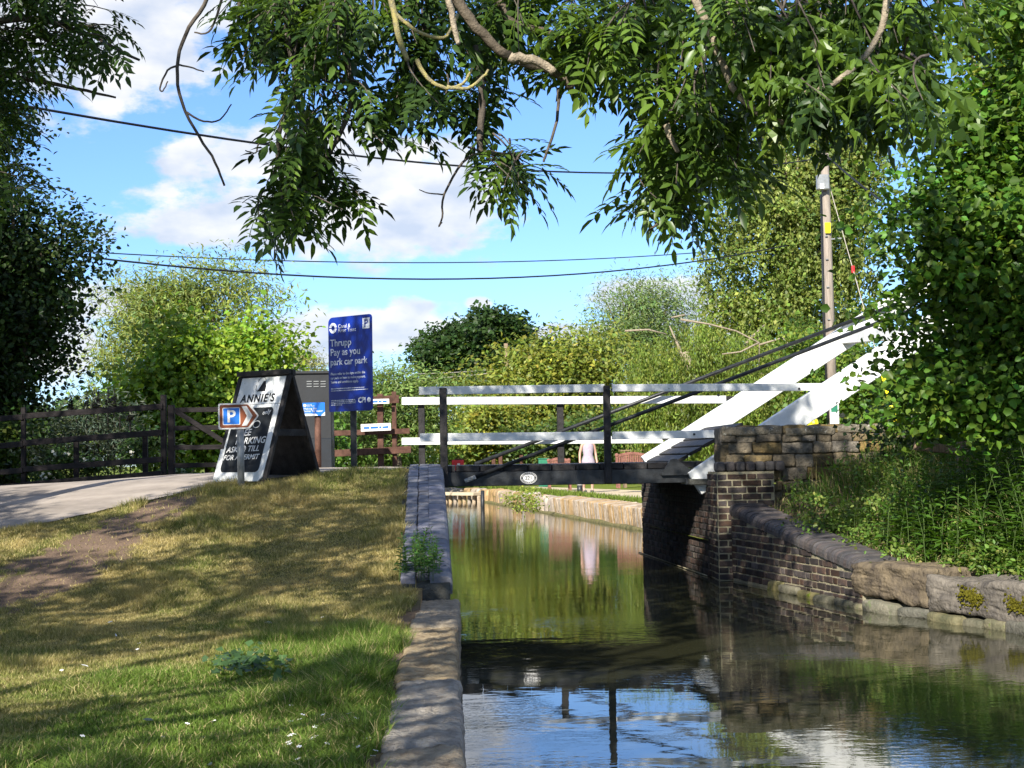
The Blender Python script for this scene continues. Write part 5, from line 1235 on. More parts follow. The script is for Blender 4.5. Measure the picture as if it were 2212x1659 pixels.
# --- left dark ivy covered tree
L10 = lob([(u_-(58 if v_ > 600 else 40), v_, a_, b_) for (u_, v_, a_, b_) in [(70, 620, 110, 110), (120, 540, 80, 80), (40, 760, 110, 120), (110, 680, 60, 80), (20, 480, 120, 120), (60, 900, 90, 80), (-30, 650, 120, 160), (-60, 900, 120, 120), (0, 350, 80, 100), (-40, 240, 90, 120), (95, 850, 45, 60)]], 28)
tree('ivy_clad_tree', 'dark ivy clad tree filling the left edge behind the fence', 'tree', gpos(20, 1000, 28, 0.4), L10, 0.35, 140,
     dict(rnd=True, ncl=1500, per=34, size=0.10, col=(0.020, 0.042, 0.010), spread=0.26, aspect=0.75, shell=0.65, hue=0.15, col2=(0.035, 0.06, 0.012)))
L11 = lob([(100, 970, 90, 50), (20, 990, 90, 50), (-40, 960, 90, 60)], 27)
hedge('leafy green shrub low behind the left fence post', [(30, 975, 80, 45), (110, 980, 50, 40), (-40, 975, 80, 50)], 27, 260, (0.05, 0.09, 0.02), 141, (0.09, 0.13, 0.02), size=0.09)

# --- right near tree (broad leaves over the balance beams)
L12 = lob([(u_+(62 if u_ < 2100 else 25), v_, a_, b_) for (u_, v_, a_, b_) in [(2165, 700, 115, 150), (2060, 585, 110, 90), (2150, 500, 140, 130), (1990, 480, 90, 90), (2130, 850, 160, 100), (2190, 330, 130, 130), (2050, 390, 80, 60), (2230, 180, 130, 140), (2200, 30, 120, 90), (2300, 600, 200, 300), (2060, 820, 110, 70), (2085, 730, 50, 50), (1985, 800, 60, 26), (1925, 640, 50, 22), (2040, 900, 90, 40)]], 13.2, 0.8)
tree('hazel_tree', 'broad leaved hazel with dark lower boughs hanging over the balance beams at right', 'tree', (6.6, 14.2, 0.9), L12, 0.14, 150,
     dict(rnd=True, ncl=1450, per=30, size=0.076, col=(0.070, 0.145, 0.018), spread=0.19, aspect=0.80, shell=0.35, hue=0.16, flat=0.38, col2=(0.10, 0.17, 0.02)), nl=14)
L13 = lob([(2190, 120, 110, 130), (2120, 60, 70, 60), (2210, 330, 60, 60), (2150, 240, 60, 50)], 19, 0.8)
hdx = thing('maple_tree', 'sunlit yellow green maple at the upper right corner', 'tree', (8.2, 19.5, 0.9)); crown('crown', hdx, L13+[(8.6, 19.5, 4.5, 1.0, 1.0, 2.2)], 620, 26, 0.085, rnd=True, col= (0.16, 0.21, 0.022), seed=151, spread=0.2, aspect=0.8, shell=0.4); trunkgeo((8.2, 19.5, 0.9), L13, 0.14, random.Random(2), 6, BARK, 'trunk', hdx)
# ivy and hedge on the parapet and bank, right
L14 = lob([(2080, 930, 130, 40), (2150, 980, 110, 60), (1990, 935, 60, 22)], 16.4)
hv = thing('ivy_hedge', 'dark ivy and bramble mounded over the right end of the parapet', 'hedge', (L14[0][0], 16.4, 0.9)); crown('foliage', hv, L14, 330, 26, 0.07, (0.028, 0.052, 0.012), seed=152, spread=0.14, aspect=0.8)

# ------------------------------------------------------------------ tall plants
def plantmesh(rng, h, nleaf, ll, lw, col, droop=0.4, pair=True, stemcol=(0.06, 0.10, 0.03)):
    """one leafy stem: arrays for leafmesh"""
    P = []; A = []; 
    for k in range(nleaf):
        t = 0.12+0.86*(k/nleaf); a = k*2.4+rng.random()*0.5
        P.append((0, 0, h*t)); A.append((math.cos(a), math.sin(a), 0.55-droop*(1.3-t)))
    return np.array(P), np.array(A)
def plants(name, label, cat, spots, hrange, nleaf, ll, aspect, col, seed, parent=None, lean=0.12, group=None, mat=LEAF, stemr=0.004):
    rng = np.random.default_rng(seed); Ps, As, Cs, Ls = [], [], [], []; ac = Acc()
    for (x, y, z) in spots:
        h = rng.uniform(*hrange); lx, ly = rng.normal(size=2)*lean; nlf = int(nleaf*(h/hrange[1]))+3
        p, a = plantmesh(rng, h, nlf, ll, 0, col); t = p[:, 2]/h
        p[:, 0] += x+lx*t*t*h; p[:, 1] += y+ly*t*t*h; p[:, 2] += z; a = a+rng.normal(size=a.shape)*0.22
        Ps.append(p); As.append(a); Ls.append(ll*(1.15-0.6*t)*rng.uniform(0.8, 1.2, len(t))); Cs.append(np.array(col)[None]*(1+0.25*rng.normal(size=(len(t), 1))).clip(.5, 1.6)*rng.uniform(0.75, 1.25))
        ac.add(tubegeo([Vector((x, y, z-0.03)), Vector((x+lx*.25*h, y+ly*.25*h, z+h*.5)), Vector((x+lx*h, y+ly*h, z+h))], [stemr, stemr*.8, stemr*.4], 4, False))
    P = np.concatenate(Ps); A = np.concatenate(As); L = np.concatenate(Ls); C = np.concatenate(Cs)
    N_ = rng.normal(size=P.shape)*0.25+np.array([0, 0, 1.0])
    t = thing(name, label, cat, spots[0] if parent is None else (0, 0, 0), group) if parent is None else parent
    ob('leaves', leafmesh('leaves', P, A, N_, L, L*aspect, C.clip(0, 1), mat), t)
    ob('stem', ac.mesh('stem', pmat('green_stem', (0.07, 0.11, 0.03), 0.7, 0.2, 20, 0, 0.2) if 'green_stem' not in bpy.data.materials else bpy.data.materials['green_stem']), t)
    return t
def bankspot(s, t):
    a = rpt(s); return (a[0]+t*0.97, a[1]+t*0.20*float(sstep(17.4, 14, a[1])), rbz(t, a[2]))
rg = np.random.default_rng(12)
# nettles / willowherb at right
sp_ = [bankspot(rg.uniform(0.85, 2.0), rg.uniform(0.40, 1.5)) for _ in range(190)]
plants('nettle_patch', 'tall nettles with drooping pointed leaves at the right edge of the bank', 'plant', sp_, (0.40, 1.15), 36, 0.155, 0.27, (0.065, 0.14, 0.022), 160, stemr=0.005)
sp_ = [bankspot(rg.uniform(0.55, 1.7), rg.uniform(0.40, 1.0)) for _ in range(110)]
plants('weed_patch', 'low leafy weeds spilling over the coping in front of the long grass', 'plant', sp_, (0.12, 0.34), 12, 0.075, 0.40, (0.10, 0.17, 0.03), 161, stemr=0.003)
sp_ = [bankspot(rg.uniform(0.10, 0.9), rg.uniform(0.45, 1.7)) for _ in range(60)]
plants('weed_patch', 'tall leafy weeds growing against the stone parapet', 'plant', sp_, (0.2, 0.55), 11, 0.10, 0.34, (0.07, 0.13, 0.025), 162, stemr=0.003)
# long grass
def blades(name, X_, Y_, Z_, H, W, C, mat, seed, lean=0.5, seg=2, **k):
    rng = np.random.default_rng(seed); n = len(X_); an = rng.random(n)*2*np.pi; d = np.stack([np.cos(an), np.sin(an), np.zeros(n)], 1); w = np.stack([-np.sin(an), np.cos(an), np.zeros(n)], 1)*(W/2)[:, None]
    # turn the flat of each blade at random
    an2 = rng.random(n)*2*np.pi; w = np.stack([np.cos(an2), np.sin(an2), np.zeros(n)], 1)*(W/2)[:, None]
    B = np.stack([X_, Y_, Z_], 1); le = (lean*rng.random(n))[:, None]*H[:, None]
    mid = B+np.array([0, 0, 1.0])*(H*0.6)[:, None]+d*le*0.35; tip = B+np.array([0, 0, 1.0])*(H*(1-0.25*lean*rng.random(n)))[:, None]+d*le
    if seg == 2:
        V = np.stack([B-w, B+w, mid+w*0.8, mid-w*0.8, tip+w*0.12, tip-w*0.12], 1).reshape(-1, 3); b6 = (np.arange(n)*6)[:, None]; Q = np.concatenate([b6+np.array([[0, 1, 2, 3]]), b6+np.array([[3, 2, 4, 5]])], 0); r_ = 6
    else:
        V = np.stack([B-w, B+w, tip], 1).reshape(-1, 3); Q = np.arange(n*3).reshape(-1, 3); r_ = 3
    return ob(name, fastmesh(name, V, Q, mat, np.repeat(C, r_, 0).clip(0, 1)), None, **k)
n = 16000
ss = rg.uniform(0.02, 2.4, n); tt = rg.uniform(0.42, 2.6, n)
pts = np.array([bankspot(a, b) for a, b in zip(ss, tt)])
tuft = fbm(pts[:, 0]*3, pts[:, 1]*3, 71); H = (0.12+0.42*rg.random(n))*(0.5+tuft)*np.where(tt < 0.7, 0.55, 1.0)*(0.5+0.5*sstep(3.9, 5.0, pts[:, 0]))
kk = (rg.random(n) < 0.28)[:, None]; Cb = np.where(kk, np.array([0.30, 0.26, 0.12]), np.array([0.075, 0.15, 0.022]))*(1+0.25*rg.normal(size=(n, 1)))
lb_ = []
for _ in range(26):
    q = bankspot(rg.uniform(0.25, 1.9), rg.uniform(0.38, 0.75)); lb_.append((q[0], q[1], q[2]+0.07, 0.16, 0.16, 0.10))
for _ in range(22):
    q = bankspot(rg.uniform(0.15, 1.2), rg.uniform(0.8, 2.2)); lb_.append((q[0], q[1], q[2]+0.14, 0.22, 0.22, 0.16))
ug = crown('undergrowth', None, lb_, 420, 22, 0.042, (0.11, 0.19, 0.03), seed=190, spread=0.07, aspect=0.6, shell=0.5, col2=(0.17, 0.20, 0.05), rnd=True); ug['kind'] = 'stuff'
blades('long_grass', pts[:, 0], pts[:, 1], pts[:, 2]-0.02, H, 0.007+0.005*rg.random(n), Cb, GRASS, 72, 0.9, 2, kind='stuff')

# ------------------------------------------------------------------ lawn on the near bank
def lawn(name, n, ylo, yhi, seed, H0, W0_, seg):
    rng = np.random.default_rng(seed)
    Yv = ylo+(yhi-ylo)*rng.random(n*3); u = rng.random(n*3); xlo = -0.315*Yv-0.25; Xv = xlo+(-0.24-xlo)*u
    keep = rng.random(n*3) < (np.abs(xlo+0.24)/np.abs(-0.315*yhi-0.01)); Xv = Xv[keep]; Yv = Yv[keep]
    # road edge: no blades on tarmac
    nearY = np.interp(-Xv, [-p[0] for p in near], [p[1] for p in near]); ok = (Yv < nearY-0.05+0.25*(fbm(Xv*4, Yv*3, 9)-0.5))
    ramp_edge = (Xv < np.where(Yv > 11.6, -0.375-0.215*(Yv-11.7)/6.6+0.07*(fbm(Yv*3, Xv*0, 8)-0.5)*2, -0.29+0.12*(fbm(Yv*2.5, Xv*0+3, 8)-0.5)*2))
    dmk = rng.random(len(Xv)) > dirtmask(Xv, Yv)*0.97; ok &= ramp_edge & dmk; Xv = Xv[ok]; Yv = Yv[ok]
    l = lush(Xv, Yv); tuft = fbm(Xv*5, Yv*4, 14); H = H0*(0.45+0.75*rng.random(len(Xv)))*(0.5+0.6*l+0.7*tuft)
    edgeb = sstep(-0.75, -0.45, Xv)*0.6; H = H*(1+edgeb)*(0.65+1.0*sstep(0.45, 0.75, fbm(Xv*1.7+9, Yv*1.3, 19))); sgnb = np.exp(-((Xv+2.3)/0.9)**2-((Yv-17.2)/0.9)**2); H = H*(1+1.2*sgnb)
    C = grasscol(Xv, Yv)*1.4*(1+0.28*rng.normal(size=(len(Xv), 1))).clip(.4, 1.7)
    k = (rng.random(len(Xv)) < 0.12+0.22*(1-l))[:, None]; C = np.where(k, np.array([0.48, 0.40, 0.20])*(0.7+0.6*rng.random((len(Xv), 1))), C)
    blades(name, Xv, Yv, gz(Xv, Yv)-0.004, H, W0_*(0.7+0.6*rng.random(len(Xv))), C, GRASS, seed+1, 1.1, seg, kind='stuff')
lawn('grass', 62000, 4.6, 8.0, 201, 0.042, 0.0042, 2)
lawn('grass', 90000, 8.0, 12.5, 203, 0.042, 0.0062, 1)
lawn('grass', 95000, 12.5, 18.4, 205, 0.050, 0.0085, 1)
# fringe of grass on far bank
n = 9000; s_ = rg.random(n)*38; Pn = np.array([ (lambda q: (q[0].x+q[1].y*rg.uniform(0.35, 0.9), q[0].y-q[1].x*0.4, ZF))(along(EP, a)) for a in s_])
blades('far_grass', Pn[:, 0], Pn[:, 1], Pn[:, 2], 0.06+0.12*rg.random(n), 0.03+0.02*rg.random(n), np.array([0.13, 0.18, 0.03])*(1+0.25*rg.normal(size=(n, 1))), GRASS, 75, 0.8, 1, kind='stuff')
# weeds growing on the far bank edge
for (u, v, r_, sd, lab) in ((1135, 1085, 0.35, 3, 'yellow green weeds growing out of the far bank edging'), (955, 1058, 0.25, 4, 'small green tuft at the left end of the far bank')):
    c = PZ(u, v, 0.35); t = thing('bank_weeds', lab, 'plant', (c.x, c.y, 0.3)); crown('leaves', t, [(c.x, c.y, 0.42, r_*1.4, r_, 0.28)], 40, 22, 0.07, (0.15, 0.19, 0.03), seed=sd, spread=0.10, aspect=0.5)

# weed cluster on the brick coping foot
sp_ = [(-0.30+random.uniform(-.13, .17), 12.0+random.uniform(-.30, .75), float(ramp(12.1))+0.02) for _ in range(60)]
plants('coping_weed', 'leafy green weed clump where the brick coping meets the stone coping', 'plant', sp_, (0.10, 0.36), 20, 0.062, 0.42, (0.05, 0.13, 0.025), 164, stemr=0.003)
sp_ = [(-0.36+random.uniform(-.10, .08), 11.45+random.uniform(-.2, .4), 0.36) for _ in range(60)]
a_ = np.array(sp_); blades('dry_grass', a_[:, 0], a_[:, 1], a_[:, 2], 0.06+0.14*rg.random(60), np.full(60, 0.005), np.tile([0.42, 0.34, 0.17], (60, 1)), GRASS, 3, 1.4, 2, kind='stuff')
# creeping plant on the lawn
c = PZ(535, 1440, 0.36)
t = thing('ground_ivy', 'blue green lobed leaf plant creeping on the foreground grass', 'plant', (c.x, c.y, 0.35)); rg2 = np.random.default_rng(5)
n = 150; P = np.stack([c.x+rg2.normal(size=n)*0.11, c.y+rg2.normal(size=n)*0.20-0.3*0, 0.36+0.05*rg2.random(n)], 1); P[:, 1] += -(P[:, 0]-c.x)*0.9
A = rg2.normal(size=(n, 3)); A[:, 2] = 0.25; Nn = rg2.normal(size=(n, 3))*0.3+np.array([0, -0.35, 1]); LL = 0.035+0.025*rg2.random(n)
ob('leaves', leafmesh('leaves', P, A, Nn, LL, LL*1.0, np.array([0.07, 0.135, 0.05])*(1+0.2*rg2.normal(size=(n, 1))), LEAF), t)
# feathers and daisies
fl_me = []
for k in range(3):
    V = [(-.004, 0, 0), (.016, -.009, .004), (.038, -.008, .010), (.052, 0, .014), (.036, .010, .016), (.014, .008, .012), (.026, 0, .004)]
    rk = random.Random(k); V = [(a+rk.uniform(-.003, .003), b+rk.uniform(-.003, .003), c_) for a, b, c_ in V]
    fl_me.append(mkmesh('feather', V, [(0, 1, 6), (1, 2, 6), (2, 3, 6), (3, 4, 6), (4, 5, 6), (5, 0, 6)], FEATHER))
FP = [(232, 1352), (250, 1378), (590, 1351), (690, 1340), (750, 1420), (612, 1428), (688, 1477), (700, 1470), (735, 1482), (735, 1494), (704, 1512), (602, 1490), (260, 1500), (620, 1590), (345, 1608), (450, 1602), (455, 1560), (668, 1600), (191, 1436), (456, 1656), (640, 1468), (560, 1395), (330, 1560), (700, 1555)]
for i, (u, v) in enumerate(FP):
    p = PZ(u, v, 0.355); o = ob('feather', fl_me[i % 3], None, Matrix.Translation((p.x, p.y, float(gz(p.x, p.y))+0.022)) @ Matrix.Rotation(i*1.9, 4, 'Z') @ Matrix.Rotation(0.5*math.sin(i), 4, 'X') @ Matrix.Scale(0.7+0.5*((i*7) % 5)/5, 4), label='small white feather lying on the shaded foreground grass', cat='feather', group='white feathers scattered on the grass')
def daisy():
    V = [(0, 0, .003)]; Fc = []
    for i in range(10):
        a = 2*math.pi*i/10; V.append((.010*math.cos(a), .010*math.sin(a), .004 if i % 2 else .001))
    Fc = [(0, 1+i, 1+(i+1) % 10) for i in range(10)]; return mkmesh('daisy', V, Fc, PETAL)
DM = daisy()
for i in range(34):
    if i < 20: u = random.uniform(620, 830); v = random.uniform(1520, 1655)
    else: u = random.uniform(100, 800); v = random.uniform(1380, 1655)
    p = PZ(u, v, 0.36); ob('daisy', DM, None, Matrix.Translation((p.x, p.y, float(gz(p.x, p.y))+0.034)) @ Matrix.Rotation(i, 4, 'Z') @ Matrix.Rotation(0.3, 4, 'X'), label='tiny white daisy open in the lush green foreground grass', cat='daisy', group='daisies in the foreground grass')
# white splash on the coping stones
c = PZ(965, 1580, 0.365)
spl = [(0.085*math.cos(a)*(1+0.25*math.sin(3*a+1)), 0.12*math.sin(a)*(1+0.3*math.cos(2*a))) for a in [i*2*math.pi/22 for i in range(22)]]

# ------------------------------------------------------------------ garden behind the fence
rgp = np.random.default_rng(31)
sh = thing('silver_shrub', 'silvery grey leaved shrub behind the dark fence', 'shrub', gpos(190, 980, 26.2, 1.0))
crown('foliage', sh, lob([(190, 950, 80, 45), (130, 985, 60, 35), (250, 960, 60, 45), (200, 905, 70, 30)], 26.2), 300, 24, 0.10, (0.060, 0.085, 0.055), seed=170, spread=0.18, aspect=0.2, shell=0.5, col2=(0.12, 0.15, 0.11))
trunkgeo(gpos(190, 980, 26.2, 0.9), lob([(190, 950, 80, 45), (250, 960, 60, 45)], 26.2), 0.03, random.Random(4), 5, BARK, 'stem', sh)
for i, (u, vt, vb) in enumerate(((153, 853, 895), (187, 843, 895), (203, 838, 895), (212, 836, 895), (233, 834, 890), (246, 838, 890), (259, 860, 892), (165, 878, 900), (281, 890, 910))):
    a = PY(u, vb, 26.0); b = PY(u+1, vt, 26.0); t = thing('flower_spire', ['leftmost tall dark flower spire, standing well apart from the cluster','dark flower spire at the left side of the main cluster','second dark flower spire of the cluster from the left','tallest dark flower spire in the middle of the cluster','fourth dark flower spire of the cluster, right of the tallest','rightmost tall dark flower spire of the cluster','short dark flower spire just right of the cluster','very short dark flower spire right of the leftmost one','lone dark flower spire low beside the right end of the shrub'][i], 'flower spire', (a.x, 26, 0.95), 'dark flower spires behind the fence'); ac = Acc()
    ac.add(tubegeo([Vector((a.x, 26, 0.95)), a, b], [0.012, 0.012, 0.004], 5)); ob('stem', ac.mesh('stem', DARKFENCE), t)
    n = 150; tt = rgp.random(n); an = rgp.random(n)*6.28; P = np.stack([a.x+(b.x-a.x)*tt, np.full(n, 26.0), a.z+(b.z-a.z)*tt], 1); A = np.stack([np.cos(an), np.sin(an), 0.35+0*tt], 1)
    LL = (0.085*(1-tt)**0.8+0.012); ob('florets', leafmesh('florets', P, A, rgp.normal(size=(n, 3))+np.array([0, 0, 1]), LL, LL*0.35, np.tile([0.02, 0.02, 0.028], (n, 1)), LEAF), t)
def flowers(u, v, ru, rv_, n, seed, label, col=(0.8, 0.8, 0.8), Y=25.6):
    t = thing('flowering_plant', label, 'plant', gpos(u, v+20, Y, 1.0), 'flowering plants under the fence'); L = lob([(u, v, ru, rv_)], Y)
    crown('leaves', t, L, 26, 24, 0.07, (0.05, 0.095, 0.025), seed=seed, spread=0.09, aspect=0.6)
    r = np.random.default_rng(seed); P = np.array(L[0][:3])+unit(r.normal(size=(n, 3)))*np.array(L[0][3:])*np.sqrt(r.random((n, 1)))+np.array([0, -0.12, 0.02]); P = np.repeat(P, 5, 0)
    an = np.tile(np.arange(5)*2*np.pi/5, n); A = np.stack([np.cos(an), -0.25+0*an, np.sin(an)], 1); Nn = np.tile([0.1, -1.0, 0.4], (len(P), 1)); LL = np.full(len(P), 0.032)
    ob('petals', leafmesh('petals', P, A, Nn, LL, LL*0.9, np.tile(col, (len(P), 1)), LEAF), t)
flowers(190, 1003, 22, 14, 26, 171, 'white flowers low under the fence near the middle of the bay')
flowers(105, 1035, 20, 16, 14, 172, 'white flowers at the foot of the left fence post'); flowers(140, 985, 25, 18, 14, 173, 'white flowers showing between the middle and lower rails')
flowers(295, 975, 22, 26, 12, 174, 'white flowers beside the stub post right of the silver shrub'); flowers(333, 948, 9, 12, 10, 175, 'crimson flowers beside the tall gate side fence post', (0.35, 0.01, 0.03))
flowers(385, 1020, 18, 8, 12, 176, 'pale green low plant with white buds at the gate foot', (0.5, 0.6, 0.5), 24.6)

# ------------------------------------------------------------------ the big ash: boughs over the canal, crown above the camera
ash = thing('ash_tree', 'large ash tree whose leafy boughs hang across the top of the view', 'tree', (-7.5, -3.0, 0.33))
def leafletgeo():
    """a pinnate ash leaf along +X: rachis and nine folded leaflets"""
    V = []; Fc = []
    def leaflet(o, d, L, W):
        o = Vector(o); d = Vector(d).normalized(); s_ = Vector((0, 0, 1)).cross(d).normalized(); n_ = d.cross(s_)
        b = len(V)
        for (t, w, z) in ((0, 0, 0), (.28, .42, .10), (.62, .40, .07), (1, 0, -.10), (.62, -.40, .07), (.28, -.42, .10), (.28, 0, 0), (.62, 0, -.03)):
            V.append(tuple(o+d*L*t+s_*W*w+n_*L*z*0.45-Vector((0, 0, 1))*L*0.16*t*t))
        Fc.extend([(b, b+1, b+6), (b, b+6, b+5), (b+1, b+2, b+7, b+6), (b+6, b+7, b+4, b+5), (b+2, b+3, b+7), (b+7, b+3, b+4)])
    Lr = 0.20
    for k in range(4):
        x = 0.055+k*0.045; z = -0.25*x*x*4
        for s_ in (-1, 1): leaflet((x, s_*0.002, z), (0.62, s_*0.8, -0.08), 0.068-0.004*abs(k-1.5), 0.027)
    leaflet((Lr+0.01, 0, -0.05), (1, 0, -0.25), 0.078, 0.030)
    b = len(V)
    for i in range(5):
        x = Lr*i/4; z = -1.0*x*x; V.extend([(x, -.0018, z), (x, .0018, z), (x, 0, z+.003)])
    for i in range(4):
        a = b+i*3
        for q in range(3): Fc.append((a+q, a+(q+1) % 3, a+3+(q+1) % 3, a+3+q))
    return V, Fc
LV, LF_ = leafletgeo()
LFt = []
for f in LF_:
    if len(f) == 4: LFt += [(f[0], f[1], f[2]), (f[0], f[2], f[3])]
    else: LFt.append(f)
LVn = np.array(LV); LFn = np.array(LFt)
def toned(me, c):
    at = me.color_attributes.new('tone', 'FLOAT_COLOR', 'POINT'); n = len(me.vertices); at.data.foreach_set('color', np.tile([*c, 1.0], n).astype(np.float32)); return me
LEAFMESH = []
for k in range(8):
    r = random.Random(k); V = [(x, y*(0.9+0.25*r.random()), z+0.1*r.uniform(-1, 1)*x) for x, y, z in LV]
    LEAFMESH.append(toned(mkmesh('leaf', V, LF_, ASHLEAF), ((0.030, 0.062, 0.013), (0.036, 0.075, 0.014), (0.045, 0.085, 0.016), (0.026, 0.055, 0.014), (0.075, 0.135, 0.02), (0.034, 0.07, 0.014), (0.10, 0.17, 0.022), (0.04, 0.08, 0.015))[k]))
# boughs: (start px, control px, end px, distance, radius)
def bough(pts, Y, r0, r1, mat=TWIG, name='branch', seg=7, dY=0.0):
    P = [PY(u, v, Y+dY*i/len(pts)) for i, (u, v) in enumerate(pts)]
    # smooth by Catmull-Rom
    out = []
    for i in range(len(P)-1):
        p0 = P[max(i-1, 0)]; p1 = P[i]; p2 = P[i+1]; p3 = P[min(i+2, len(P)-1)]
        for t in (0, .25, .5, .75): out.append(0.5*((2*p1)+(p2-p0)*t+(2*p0-5*p1+4*p2-p3)*t*t+(3*p1-p0-3*p2+p3)*t**3))
    out.append(P[-1]); n = len(out)
    out = [p+Vector((random.uniform(-1, 1), 0, random.uniform(-1, 1)))*r0*0.25 for p in out]
    return ob(name, mkmesh(name, *tubegeo(out, [r0+(r1-r0)*i/(n-1) for i in range(n)], seg), mat, True), ash)
bough([(470, -60), (440, 10), (400, 75), (383, 145), (392, 220), (430, 295), (465, 350), (485, 400)], 5.6, 0.0085, 0.004)
bough([(384, 141), (362, 152), (345, 190), (352, 196), (362, 176)], 5.6, 0.0045, 0.0025, seg=5)
bough([(384, 140), (410, 145), (440, 155)], 5.6, 0.004, 0.0025, seg=5)
bough([(403, 243), (440, 262), (475, 258), (500, 225)], 5.6, 0.0045, 0.0025, seg=5)
bough([(485, -30), (470, 30), (450, 70), (420, 70)], 5.7, 0.006, 0.003, seg=5)
bough([(520, -40), (515, 40), (505, 100)], 5.8, 0.008, 0.005, seg=6)
bough([(840, -40), (850, 20), (865, 90), (880, 130)], 4.9, 0.012, 0.008, LICHEN); bough([(850, 25), (890, 60), (930, 78), (965, 78), (990, 30)], 4.9, 0.007, 0.005, LICHEN)
bough([(900, 130), (925, 170), (965, 190), (1000, 180), (1020, 145)], 4.9, 0.008, 0.004, LICHEN); bough([(965, 188), (1010, 190), (1045, 165), (1055, 150)], 4.9, 0.007, 0.004, LICHEN)
bough([(960, -40), (975, 20), (985, 80), (990, 95)], 4.8, 0.012, 0.007, BARK_PALE); bough([(950, -60), (1000, 20), (1060, 90), (1120, 130), (1185, 150), (1240, 190)], 5.2, 0.022, 0.012, BARK)
bough([(1060, -60), (1100, 40), (1180, 70), (1290, 110), (1400, 130), (1500, 130)], 5.3, 0.018, 0.009, BARK); bough([(1030, 100), (1040, 200), (1038, 320), (1060, 330), (1120, 335)], 5.4, 0.016, 0.007, TWIG)
bough([(1100, 125), (1150, 128), (1200, 155)], 5.0, 0.018, 0.014, BARK_PALE)
bough([(1206, 190), (1203, 260), (1180, 330), (1175, 350)], 5.2, 0.006, 0.004, TWIG); bough([(1038, 330), (1000, 350), (960, 420), (955, 470), (948, 490), (955, 480)], 5.4, 0.0055, 0.002, TWIG, seg=5)
bough([(960, 420), (930, 418), (905, 410)], 5.4, 0.003, 0.0015, seg=4); bough([(1060, 335), (1110, 370), (1150, 420)], 5.4, 0.006, 0.003, seg=5)
bough([(1480, -60), (1520, 40), (1560, 130), (1590, 200), (1640, 245), (1690, 262)], 4.3, 0.014, 0.007, BARK_PALE); bough([(1600, -50), (1640, 40), (1700, 90), (1800, 140)], 4.5, 0.018, 0.009, BARK)
bough([(1920, -40), (1905, 60), (1870, 120), (1800, 180), (1738, 200)], 4.0, 0.010, 0.0075, BARK_PALE); bough([(1440, 270), (1450, 300), (1465, 330)], 4.6, 0.011, 0.007, BARK_PALE)
bough([(640, -40), (620, 60), (640, 180), (600, 300), (610, 430), (590, 520)], 5.5, 0.014, 0.004, TWIG); bough([(700, -40), (740, 90), (760, 220), (700, 350), (640, 420)], 5.4, 0.014, 0.005, TWIG)
bough([(-80, 60), (60, 40), (180, 70), (300, 130)], 7.2, 0.02, 0.006, TWIG); bough([(-80, 150), (60, 170), (160, 190), (250, 210)], 7.4, 0.016, 0.005, TWIG)
bough([(1540, 60), (1500, 200), (1480, 330), (1470, 430), (1400, 500)], 5.0, 0.012, 0.004, TWIG)
bough([(590, 300), (560, 310), (552, 330), (530, 325)], 5.5, 0.004, 0.002, seg=4)

